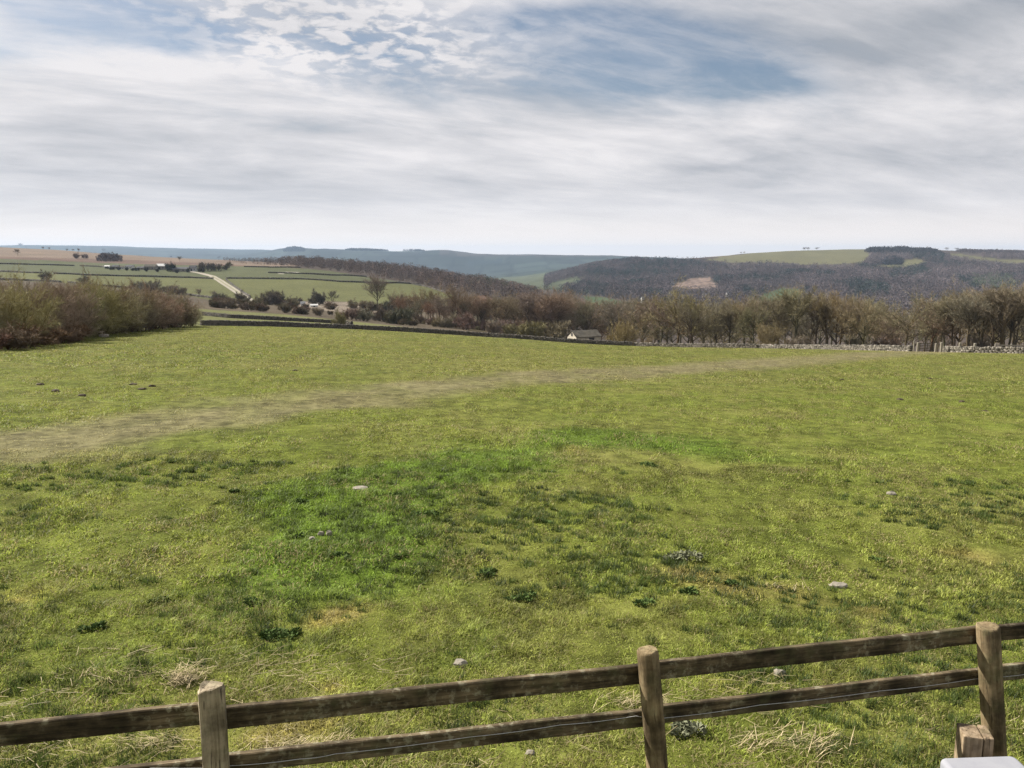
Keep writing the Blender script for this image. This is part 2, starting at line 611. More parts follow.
PATH_PX = [(-120, 468), (-20, 453), (60, 441), (130, 431), (200, 419), (280, 405), (350, 396), (430, 388), (500, 381), (580, 376),
           (660, 370), (720, 366), (790, 361), (850, 356.5), (924, 351.8)]
PATH_W = [tuple(hit(u, v)[:2]) for u, v in PATH_PX]
LUSH_PX = [(690, 447), (600, 441), (520, 452), (430, 470), (370, 492), (335, 530), (312, 575), (285, 605)]
LUSH_W = [tuple(hit(u, v)[:2]) for u, v in LUSH_PX]


def field_masks(x, y):
    w = 1.5 + 0.030 * y
    n = fbm(x / 2.2, y / 2.2, 41, 4)
    pth = 1 - sstep(seg_dist(x, y, PATH_W) + (n - 0.5) * 2.6, w * 0.35, w * 1.35)
    pth = pth * (0.55 + 0.9 * (fbm(x / 0.9, y / 3.0, 43, 3) - 0.1)).clip(0, 1)
    lw = 0.75 + 0.040 * y
    lush = 1 - sstep(seg_dist(x, y, LUSH_W) + (fbm(x / 1.6, y / 1.6, 47, 4) - 0.5) * 3.2, lw * 0.3, lw * 1.5)
    return pth.clip(0, 1), lush.clip(0, 1)


MOSS_W = [(*hit(u, v)[:2], r) for u, v, r in ((332, 625, 0.22), (345, 616, 0.2), (270, 742, 0.16), (320, 735, 0.2), (190, 745, 0.14), (330, 688, 0.12), (575, 449, 0.35),
                                                (725, 585, 0.3), (690, 578, 0.3), (785, 600, 0.3), (620, 690, 0.15), (720, 690, 0.15), (420, 700, 0.12), (30, 600, 0.25), (860, 620, 0.3), (960, 560, 0.35))]
PASTURE = np.array([0.102, 0.121, 0.020])
LUSH_C = np.array([0.074, 0.112, 0.015])
DRY_C = np.array([0.155, 0.138, 0.052])
PATH_C = np.array([0.165, 0.138, 0.085])


def field_color(x, y):
    pth, lush = field_masks(x, y)
    n1 = fbm(x / 9, y / 9, 51, 4); n2 = fbm(x / 1.3, y / 1.3, 53, 4)
    n3 = fbm(x / 0.42, y / 0.42, 57, 3); n4 = fbm(x / 26, y / 26, 59, 3)
    fa = sstep(y, 16, 45)[:, None]
    c = PASTURE[None, :] * (1 - fa) + np.array([0.108, 0.112, 0.029]) * fa
    g = sstep(n2, 0.42, 0.70)[:, None] * 0.30 + sstep(n3, 0.45, 0.7)[:, None] * 0.35
    c = c * (1 - g) + (0.45 * PASTURE + 0.55 * LUSH_C) * g
    dry = (sstep(n1, 0.48, 0.68) * 0.4 + sstep(1 - n2, 0.52, 0.72) * 0.3 + sstep(n4, 0.45, 0.65) * 0.2)[:, None]
    c = c * (1 - dry) + (0.55 * DRY_C + 0.45 * PASTURE) * dry
    L = lush[:, None] * 0.92
    c = c * (1 - L) + LUSH_C * (0.85 + 0.3 * n3[:, None]) * L
    for mu, mv, mr in MOSS_W:
        q = np.exp(-((x - mu) ** 2 + (y - mv) ** 2) / mr ** 2)[:, None] * (0.35 + 1.1 * sstep(n3, 0.35, 0.65))[:, None]
        q = np.clip(q * 0.75, 0, 0.7)
        c = c * (1 - q) + np.array([0.205, 0.172, 0.055]) * q
    P = pth[:, None] * 0.68
    c = c * (1 - P) + PATH_C * (0.85 + 0.3 * n2[:, None]) * P
    return c, pth, lush


def land_cover():
    x, y, z = GX.ravel(), GY.ravel(), GZ.ravel()
    u, v = proj(x, y, z)
    D1 = GD1.ravel()
    col, pth, lush = field_color(x, y)
    # bleached grass bank along the far right edge of the field
    bank = sstep(y / D1, 0.955, 0.985) * sstep(u, 560, 700)
    col = col * (1 - 0.6 * bank[:, None]) + np.array([0.30, 0.26, 0.13]) * 0.6 * bank[:, None]
    bank = sstep(y / D1, 0.985, 0.995) * (1 - sstep(u, 520, 600)) * sstep(u, 195, 215)
    col = col * (1 - 0.6 * bank[:, None]) + np.array([0.30, 0.28, 0.15]) * 0.6 * bank[:, None]
    out = y > D1 * 1.003
    nb = fbm(x / 40, y / 40, 61, 4)[:, None]; nf = fbm(x / 7, y / 7, 63, 3)[:, None]
    far = np.array([0.100, 0.103, 0.042]) * (0.75 + 0.3 * nb + 0.25 * nf)
    far2 = np.array([0.076, 0.082, 0.042]) * (0.75 + 0.3 * nb + 0.25 * nf)
    scrub = np.array([0.085, 0.068, 0.048]) * (0.5 + 0.6 * nf + 0.5 * nb)
    woodf = np.array([0.070, 0.055, 0.045]) * (0.7 + 0.6 * nf)
    moor = np.array([0.165, 0.125, 0.095]) * (0.75 + 0.5 * nb)
    heath = np.array([0.120, 0.080, 0.062]) * (0.7 + 0.6 * nb)
    c = np.where(nb > 2, far, woodf)
    # left: strip field, gully, fields, heath, moor
    left = out & (y < 1900)
    gt = line_v(u, [(-300, 296), (0, 300), (150, 304), (200, 309), (280, 314), (340, 320), (460, 333), (480, 336)])
    gu = line_v(u, [(-300, 276), (0, 280), (60, 282.5), (130, 289.5), (190, 296), (215, 301), (330, 301), (380, 304), (430, 309), (480, 314)])
    wl = line_v(u, [(240, 263), (285, 267), (330, 271), (395, 281), (425, 286.5), (448, 292), (460, 300)])
    mo = line_v(u, [(-300, 256), (0, 258.5), (60, 261), (100, 263), (160, 264.5), (240, 266.5), (300, 268)])
    mt = line_v(u, [(-300, 253.5), (0, 256.3), (60, 258.2), (100, 259), (160, 261), (240, 265.3), (300, 267.8)])
    strip = left & (v > gt) & (u < 485)
    fields = left & (v <= gu) & (v > mo) & ((u < 240) | (v > wl)) & (u < 462) & (y > 300)
    gully = left & (v <= gt) & (v > gu) & (u < 480)
    heat = left & (v <= mo) & (u < 300) & (y > 500)
    moors = left & (v <= mt) & (u < 296) & (y > 500)
    c = np.where(strip[:, None], far * 1.2, c)
    c = np.where(gully[:, None], scrub, c)
    f2 = fields & (v < line_v(u, [(0, 272), (150, 277), (215, 279), (300, 279.5), (420, 284.5)]))
    c = np.where(fields[:, None], far, c)
    c = np.where(f2[:, None], far2, c)
    c = np.where(heat[:, None], heath, c)
    c = np.where(moors[:, None], moor, c)
    pale = in_poly(u, v, [(276, 272.2), (298, 272.0), (299, 273.4), (280, 273.6)]) & left
    c = np.where(pale[:, None], np.array([0.38, 0.36, 0.30]), c)
    # rubble shelf in the gully
    rub = left & in_poly(u, v, [(292, 302), (350, 302), (385, 309), (400, 313), (360, 313), (330, 311), (300, 308)])
    c = np.where(rub[:, None], np.array([0.20, 0.165, 0.13]) * (0.4 + 1.1 * nf), c)
    red = left & in_poly(u, v, [(468, 297), (484, 295), (494, 299), (486, 303), (470, 303)])
    c = np.where(red[:, None], np.array([0.16, 0.10, 0.07]), c)
    # floor of the wood behind the right-hand wall
    wd = out & (y < 420) & (u > 470)
    c = np.where(wd[:, None], np.array([0.085, 0.070, 0.042]) * (0.6 + 0.8 * nf), c)
    # right: the wooded valley side
    R = (y > 700) & (y < 3600) & (u > 530)
    pf = np.array([0.125, 0.118, 0.062]) * (0.75 + 0.4 * nb)
    for poly, cc in (
        ([(700, 260), (728, 256.5), (760, 252), (800, 249), (862, 247), (869, 255), (862, 263), (840, 264.5), (800, 264.5), (770, 262), (740, 263)], pf),
        ([(870, 266.5), (890, 263), (915, 258.5), (928, 262), (905, 267)], pf),
        ([(938, 252.5), (960, 254), (1000, 259), (1030, 260), (1030, 264), (1005, 263), (970, 259)], pf * 0.95),
        ([(752, 302), (765, 294), (782, 288), (798, 289), (802, 296), (790, 303)], np.array([0.060, 0.085, 0.04])),
        ([(544, 287), (558, 281.5), (586, 277.5), (574, 283), (556, 288)], np.array([0.14, 0.135, 0.085])),
        ([(584, 296), (600, 297), (640, 304), (665, 312), (640, 318), (588, 306)], np.array([0.060, 0.085, 0.04])),
        ([(670, 288), (676, 284), (690, 279), (712, 277), (711, 281), (720, 287.5), (700, 288.5)], np.array([0.175, 0.128, 0.105]) * (0.2 + 1.6 * nf)),
    ):
        mk = R & in_poly(u + 3 * (nf[:, 0] - 0.5), v + 1.0 * (nb[:, 0] - 0.5), poly)
        c = np.where(mk[:, None], cc, c)
    top = R & (v < 257) & (u > 640) & (u < 735)
    c = np.where(top[:, None], np.array([0.115, 0.10, 0.06]), c)
    # far hills
    fh = y > 3600
    nh = fbm(x / 420, y / 420, 71, 4)[:, None]
    hill = np.array([0.030, 0.041, 0.032]) * (0.7 + 0.6 * nh)
    hill = np.where(nh > 0.56, np.array([0.024, 0.031, 0.028]), hill)
    hill = np.where(((v < 256.5) & (u > 440))[:, None], np.array([0.062, 0.055, 0.047]), hill)
    wx, wy = x + 120 * (fbm(x / 300, y / 300, 75, 2) - 0.5), y + 200 * (fbm(x / 300, y / 300, 76, 2) - 0.5)
    cell = _hash(np.floor(wx / 210).astype(np.int64), np.floor(wy / 330).astype(np.int64), 77)
    ex = np.minimum(wx / 210 % 1, 1 - wx / 210 % 1) * 210
    ey = np.minimum(wy / 330 % 1, 1 - wy / 330 % 1) * 330
    hill = hill * (0.65 + 0.75 * cell[:, None])
    hill = np.where((np.minimum(ex, ey * 0.5) < 13)[:, None], hill * 0.5, hill)
    dk = in_poly(u, v, [(466, 262), (482, 260), (502, 259), (502, 263), (470, 266)])
    hill = np.where(dk[:, None], np.array([0.02, 0.03, 0.03]), hill)
    c = np.where(fh[:, None], hill, c)
    vb = (y > 1500) & (y <= 3600) & (u < 600) & (c[:, 0] < 0.15)
    c = np.where(vb[:, None], np.array([0.075, 0.085, 0.05]) * (0.5 + 0.9 * nb), c)
    col = np.where(out[:, None], c, col)
    return col, pth


def build_terrain():
    nr, nc = GX.shape
    v = np.stack([GX.ravel(), GY.ravel(), GZ.ravel()], 1)
    r, c = np.meshgrid(np.arange(nr - 1), np.arange(nc - 1), indexing='ij')
    a = (r * nc + c).ravel()
    q = np.stack([a, a + 1, a + nc + 1, a + nc], 1)
    m, N = new_mat('ground cover')
    at = N.n('ShaderNodeAttribute'); at.attribute_name = 'cover'
    g = N.n('ShaderNodeNewGeometry')
    pos = g.outputs['Position']
    fine = N.noise(pos, 3.1, 6, 0.68)
    mid = N.noise(pos, 0.8, 5, 0.6)
    tex = N.math('ADD', N.math('MULTIPLY', fine, 0.65), N.math('MULTIPLY', mid, 0.35))
    k = N.ramp(tex, 0.33, 0.67, 0.34, 1.18)
    col = N.mix(1.0, at.outputs['Color'], N.comb(k, k, k), 'MULTIPLY')
    strawn = N.noise(pos, 5.5, 5, 0.7)
    col = N.mix(N.ramp(strawn, 0.60, 0.72, 0.0, 0.30), col, (0.20, 0.17, 0.075))
    finish(N, col, 0.95, tex, 0.9, 0.10, spec=0.05)
    me = mesh_np('ground', v, q.ravel(), np.full(len(q), 4), m, smooth=True)
    col, _ = land_cover()
    color_attr(me, 'cover', col)
    tag(link('ground', me), kind='structure')


build_terrain()

# ------------------------------------------------------------------ farm track (pale road between the far fields)
M_TRACK = simple_mat('pale stone track', (0.19, 0.17, 0.135), (0.26, 0.235, 0.19), 0.4)
M_VERGE = simple_mat('track grass crown', (0.13, 0.125, 0.07), (0.18, 0.165, 0.10), 0.6)


def ribbon(name, pts, width, mat, lift=0.15, off=0.0):
    P = [np.array(p[:2]) for p in pts]
    Q = []
    for a, b in zip(P[:-1], P[1:]):
        n = max(2, int(np.linalg.norm(b - a) / 6))
        Q += [a + (b - a) * i / n for i in range(n)]
    Q.append(P[-1]); Q = np.array(Q)
    t = np.gradient(Q, axis=0); t /= np.linalg.norm(t, axis=1)[:, None] + 1e-9
    nrm = np.stack([-t[:, 1], t[:, 0]], 1)
    vs = []
    for s in (-0.5, -0.17, 0.17, 0.5):
        e = Q + nrm * (s * width + off)
        vs.append(np.column_stack([e, ground(e[:, 0], e[:, 1]) + lift]))
    vs = np.stack(vs, 1).reshape(-1, 3)
    f = []
    for i in range(len(Q) - 1):
        for k in range(3):
            a = i * 4 + k
            f.append((a, a + 1, a + 5, a + 4))
    f = np.array(f)
    return tag(link(name, mesh_np(name, vs, f.ravel(), np.full(len(f), 4), mat)), kind='structure')


tr = [hit(u, v, 320) for u, v in ((187, 271.5), (200, 273.5), (212, 276.5), (220, 281), (229, 287), (238, 293), (247, 298.5), (249, 300.5), (246, 304))]
ribbon('farm_track', tr, 5.0, M_TRACK, 0.25)
ribbon('track_verge', tr[2:8], 1.3, M_VERGE, 0.34)
# ------------------------------------------------------------------ dry stone walls
def stone_wall(name, px, height, thick, mat, label, near=True, dmin=0.0, pts=None, group='dry stone walls around the fields', stone=0.34):
    """a wall of stacked stones along the ground; every stone is a small rough block of the one wall mesh"""
    P = pts if pts is not None else [hit(u, v, dmin)[:2] for u, v in px]
    P = [np.array(p[:2]) for p in P]
    rng = np.random.default_rng(abs(hash(label)) % 1000 if False else len(label) * 7 + int(abs(P[0][0]) * 3) % 500)
    cum = np.concatenate([[0], np.cumsum([np.linalg.norm(b - a) for a, b in zip(P[:-1], P[1:])])])
    xs, ys = [p[0] for p in P], [p[1] for p in P]
    L = cum[-1]
    o = np.array([xs[0], ys[0], gz(xs[0], ys[0])])
    V, Fc = [], []
    box = np.array([[-1, -1, -1], [1, -1, -1], [1, 1, -1], [-1, 1, -1], [-1, -1, 1], [1, -1, 1], [1, 1, 1], [-1, 1, 1]], float) * 0.5
    quads = np.array([[0, 3, 2, 1], [4, 5, 6, 7], [0, 1, 5, 4], [1, 2, 6, 5], [2, 3, 7, 6], [3, 0, 4, 7]])
    courses = max(1, int(round(height / (0.2 if near else 0.6))))
    ch = height / courses
    for k in range(courses + 1):
        cope = k == courses
        s = 0.0
        while s < L:
            w = stone * rng.uniform(0.6, 1.5) * (0.55 if cope and near else 1.0)
            if cope and not near:
                break
            sm = s + w / 2
            x, y = np.interp(sm, cum, xs), np.interp(sm, cum, ys)
            x2, y2 = np.interp(min(sm + 1, L), cum, xs), np.interp(min(sm + 1, L), cum, ys)
            x1, y1 = np.interp(max(sm - 1, 0), cum, xs), np.interp(max(sm - 1, 0), cum, ys)
            a = math.atan2(y2 - y1, x2 - x1)
            hgt = ch * rng.uniform(0.94, 1.1) if not cope else rng.uniform(0.08, 0.34)
            th = thick * (1.15 - 0.35 * k / max(1, courses)) * rng.uniform(0.9, 1.08)
            b = box * np.array([w * 0.97, th, hgt]) + rng.uniform(-0.03, 0.03, (8, 3)) * (1 if near else 3)
            ca, sa = math.cos(a), math.sin(a)
            q = np.column_stack([b[:, 0] * ca - b[:, 1] * sa, b[:, 0] * sa + b[:, 1] * ca, b[:, 2]])
            zc = gz(x, y) + k * ch + (ch / 2 if not cope else 0.08) - 0.04
            wob = 0.10 * (vnoise(np.array([sm / 6.0]), np.array([k * 0.0]), 5)[0] - 0.5) * k / courses * (1 if near else 5)
            q = q + np.array([x, y, zc + wob]) - o
            Fc.append(quads + 8 * len(V)); V.append(q)
            s += w
    V = np.concatenate(V); Fc = np.concatenate(Fc)
    me = mesh_np(name, V, Fc.ravel(), np.full(len(Fc), 4), mat)
    return tag(link(name, me, None, tuple(o)), label, 'stone wall', group)


def edge_px(us):
    """points just inside the far edge of the near field"""
    r = []
    for u in us:
        D = float(np.interp(u, [t[0] for t in TAB], [t[1][0] for t in TAB])) * 1.0
        r.append(column(u, D)[:2])
    return r


stone_wall('dry_stone_wall', None, 0.62, 0.55, M_SHADESTONE, 'dark shaded stone wall along the far left edge of the near field, ending by the barn', pts=edge_px([203, 250, 290, 310, 350, 400, 440, 475, 520, 560, 600, 632]))
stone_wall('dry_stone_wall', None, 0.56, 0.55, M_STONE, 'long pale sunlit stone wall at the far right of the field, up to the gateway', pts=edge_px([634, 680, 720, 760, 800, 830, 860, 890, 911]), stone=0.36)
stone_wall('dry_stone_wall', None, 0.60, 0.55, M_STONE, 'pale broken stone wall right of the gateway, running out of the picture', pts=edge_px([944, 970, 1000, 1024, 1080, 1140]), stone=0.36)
stone_wall('dry_stone_wall', [(203, 315.5), (230, 318), (280, 320.5), (335, 323.5), (352, 325)], 0.62, 0.6, M_SHADESTONE,
           'dark stone wall just beyond the field edge, right of the hedge, meeting the nearer wall', dmin=136, stone=0.45)
FW = [
    ([(-40, 263), (0, 264), (40, 265), (74, 266)], 'thin dark wall across the upper left fields, left of the gap below the moor'),
    ([(80, 266), (100, 267), (112, 267.8)], 'short dark wall just left of the farm sheds'),
    ([(-40, 271), (0, 272), (40, 273.5)], 'dark wall across the middle left fields at the picture edge'),
    ([(54, 274), (66, 274.3), (79, 275)], 'short dark wall between two gaps in the middle left fields'),
    ([(81, 275.3), (120, 276.3), (150, 277), (190, 278), (213, 279)], 'dark wall running from the middle left fields below the farm to the track'),
    ([(226, 278.7), (260, 279), (300, 279.5), (340, 282), (380, 283.7), (420, 285)], 'long dark wall right of the track along the top of the largest far field'),
    ([(-40, 278.5), (0, 280), (30, 281), (60, 282.5)], 'lowest dark wall above the hedge at the left picture edge'),
    ([(68, 283), (100, 286), (130, 289), (180, 294), (212, 298.5)], 'dark wall slanting down above the hedge to the foot of the track'),
    ([(244, 267), (270, 267.6), (300, 268)], 'dark wall under the last strip of tan moor'),
    ([(268, 273), (300, 274), (330, 275.6), (366, 277)], 'dark wall below the wood above the largest far field'),
    ([(398, 282), (412, 284.3), (428, 287.5), (446, 293)], 'low wall along the lower edge of the brown wood'),
    ([(226, 280), (236, 288), (250, 297)], 'low dark wall beside the right edge of the pale track'),
]
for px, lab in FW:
    stone_wall('dry_stone_wall', px, 1.15, 0.7, M_SHADESTONE, lab, near=False, dmin=320, stone=1.6)

# ------------------------------------------------------------------ trees
class Skel:
    def __init__(self):
        self.v, self.f, self.n = [], [], []
        self.tv, self.tf = [], []

    def tube(self, p0, p1, r0, r1, sides):
        d = p1 - p0
        L = np.linalg.norm(d)
        if L < 1e-6:
            return
        d = d / L
        a = np.cross(d, [0.3, 0.2, 1.0] if abs(d[2]) < 0.95 else [1.0, 0.1, 0.0]); a /= np.linalg.norm(a)
        b = np.cross(d, a)
        base = len(self.v)
        for p, r in ((p0, r0), (p1, r1)):
            for k in range(sides):
                t = 2 * math.pi * k / sides
                self.v.append(p + r * (math.cos(t) * a + math.sin(t) * b))
        for k in range(sides):
            k2 = (k + 1) % sides
            self.f.append((base + k, base + k2, base + sides + k2, base + sides + k))

    def twig(self, p, d, L, w, rng):
        a = np.cross(d, rng.normal(size=3)); a /= np.linalg.norm(a) + 1e-9
        b = len(self.tv)
        self.tv += [p - a * w / 2, p + a * w / 2, p + d * L]
        self.tf.append((b, b + 1, b + 2))


def rdir(d, ang, rng):
    a = np.cross(d, rng.normal(size=3)); a /= np.linalg.norm(a) + 1e-9
    q = d * math.cos(ang) + a * math.sin(ang)
    return q / np.linalg.norm(q)


def grow(S, p, d, L, r, lev, rng, P):
    """one branch: a bent tapered tube that carries smaller ones"""
    maxlev = P['levels']
    n = 4 if lev <= 1 else 3 if lev == 2 else 2
    sides = (7, 5, 4, 3, 3)[min(lev, 4)]
    pts = [p]
    q = p.copy()
    dd = d.copy()
    for i in range(n):
        dd = dd + rng.normal(size=3) * (0.06 if lev == 0 else 0.15)
        dd = dd + np.array([0, 0, P['up']]) * (0 if lev == 0 else 0.10)
        dd = dd / np.linalg.norm(dd)
        q2 = q + dd * L / n
        S.tube(q, q2, r * (1 - 0.62 * i / n), r * (1 - 0.62 * (i + 1) / n), sides)
        q = q2
        pts.append(q)
    kids = P['kids'][lev]
    for k in range(kids):
        t = P['start'][lev] + (1 - P['start'][lev]) * (k + rng.uniform(0, 1)) / kids
        i = min(int(t * n), n - 1)
        b = pts[i] + (pts[i + 1] - pts[i]) * (t * n - i)
        ang = rng.uniform(*P['ang'][lev])
        nd = rdir((pts[i + 1] - pts[i]) / (np.linalg.norm(pts[i + 1] - pts[i]) + 1e-9), ang, rng)
        if lev > 0:
            nd = nd + np.array([0, 0, 0.12]); nd /= np.linalg.norm(nd)
        frac = P['len'][lev] * rng.uniform(0.7, 1.2)
        if lev == 0:
            frac *= P['shape'](t)
        if lev + 1 >= maxlev:
            for _ in range(P['tw']):
                S.twig(b, rdir(nd, rng.uniform(0, 0.7), rng), P['twl'] * rng.uniform(0.5, 1.3), P['tww'], rng)
        else:
            grow(S, b, nd, L * frac, max(r * (1 - 0.62 * t) * 0.55, 0.008), lev + 1, rng, P)


def tree_meshes(seed, P, H=10.0, trunk=0.62, rad0=0.25, multi=1):
    rng = np.random.default_rng(seed)
    S = Skel()
    for m in range(multi):
        if multi == 1:
            d0 = np.array([rng.normal() * 0.03, rng.normal() * 0.03, 1.0])
            p0 = np.zeros(3)
        else:
            a = 2 * math.pi * (m + rng.uniform(0, 0.7)) / multi
            lean = rng.uniform(*P.get('lean', (0.1, 0.8)))
            d0 = np.array([math.cos(a) * lean, math.sin(a) * lean, 1.0])
            p0 = np.array([math.cos(a), math.sin(a), 0]) * rng.uniform(0.0, P.get('foot', 0.5))
        d0 /= np.linalg.norm(d0)
        grow(S, p0 - np.array([0, 0, 0.25]), d0, H * trunk * (rng.uniform(0.8, 1.15) if multi > 1 else 1), rad0, 0, rng, P)
    V = np.array(S.v); Tv = np.array(S.tv)
    hh = float(np.percentile(Tv[:, 2], 98.0))
    V[:, 2] *= H / hh; Tv[:, 2] *= H / hh
    me = mesh_np('trunk', V, np.array(S.f).ravel(), np.full(len(S.f), 4), M_BARK, smooth=True)
    mt = mesh_np('crown', Tv, np.array(S.tf).ravel(), np.full(len(S.tf), 3), M_TWIG)
    return me, mt


ROUND = dict(levels=4, kids=[13, 8, 6, 4], start=[0.44, 0.2, 0.15, 0.1], ang=[(0.55, 1.15), (0.45, 0.95), (0.4, 0.9), (0.3, 0.9)],
             len=[0.62, 0.55, 0.5, 0.5], shape=lambda t: 0.75 + 0.6 * math.sin(math.pi * min(1, t)), tw=3, twl=0.75, tww=0.030, up=0.1)
TALL = dict(ROUND, kids=[14, 7, 6, 4], start=[0.52, 0.2, 0.15, 0.1], ang=[(0.4, 0.85), (0.35, 0.8), (0.4, 0.9), (0.3, 0.9)], len=[0.42, 0.5, 0.5, 0.5], up=0.9)
UMBR = dict(ROUND, kids=[12, 8, 6, 4], start=[0.55, 0.3, 0.2, 0.1], ang=[(0.7, 1.2), (0.4, 0.9), (0.4, 0.9), (0.3, 0.9)], len=[0.75, 0.55, 0.5, 0.5], up=0.2)
SHRUB = dict(levels=3, kids=[9, 7, 5], start=[0.12, 0.1, 0.1], ang=[(0.4, 1.0), (0.4, 1.0), (0.3, 0.9)], len=[0.5, 0.5, 0.5],
             shape=lambda t: 1.0, tw=5, twl=0.60, tww=0.017, up=0.4, lean=(0.1, 0.95), foot=0.9)
SMALL = dict(ROUND, levels=3, kids=[11, 8, 6], tw=4, twl=1.1, tww=0.09)
BUSHF = dict(SHRUB, levels=3, kids=[6, 5, 4], tw=5, twl=1.0, tww=0.09)

PROTO = {
    'round': [tree_meshes(s, ROUND) for s in (1, 2, 3)],
    'tall': [tree_meshes(s, TALL, trunk=0.78) for s in (4, 5, 6)],
    'umbrella': [tree_meshes(s, UMBR) for s in (7,)],
    'shrub': [tree_meshes(s, SHRUB, H=5.0, trunk=0.62, rad0=0.06, multi=11) for s in (8, 9, 10)],
    'small': [tree_meshes(s, SMALL) for s in (11, 12)],
    'bush': [tree_meshes(s, BUSHF, H=5.0, trunk=0.6, rad0=0.09, multi=7) for s in (13, 14)],
}
_used = {}


def plant(kind, base, H, tint, label, cat, group, name, wide=1.0):
    """a plant with its trunk and its crown; the first of each form is copied for the others"""
    H0 = 5.0 if kind in ('shrub', 'bush') else 10.0
    i = random.randrange(len(PROTO[kind]))
    key = (kind, i, name)
    if key not in _used:
        root = empty(name, base)
        a, b = PROTO[kind][i]
        multi = kind in ('shrub', 'bush')
        link('stems' if multi else 'trunk', a, root)
        link('twigs' if multi else 'crown', b, root)
        _used[key] = root
    else:
        root = copy_tree(_used[key])
        root.location = base
    s = H / H0
    root.scale = (s * wide, s * wide, s)
    root.rotation_euler = (0, 0, random.uniform(0, 6.28))
    for c in root.children:
        j = [random.uniform(0.92, 1.08) for _ in range(3)]
        c.color = (tint[0] * j[0], tint[1] * j[1], tint[2] * j[2], 1)
    return tag(root, label, cat, group)


def plant_px(kind, u, D, vtop, tint, label, cat, group, name, wide=1.0):
    b = column(u, D)
    z = CAMZ + ray(u, vtop)[1] * D
    return plant(kind, tuple(b), max(1.2, z - b[2]), tint, label, cat, group, name, wide)


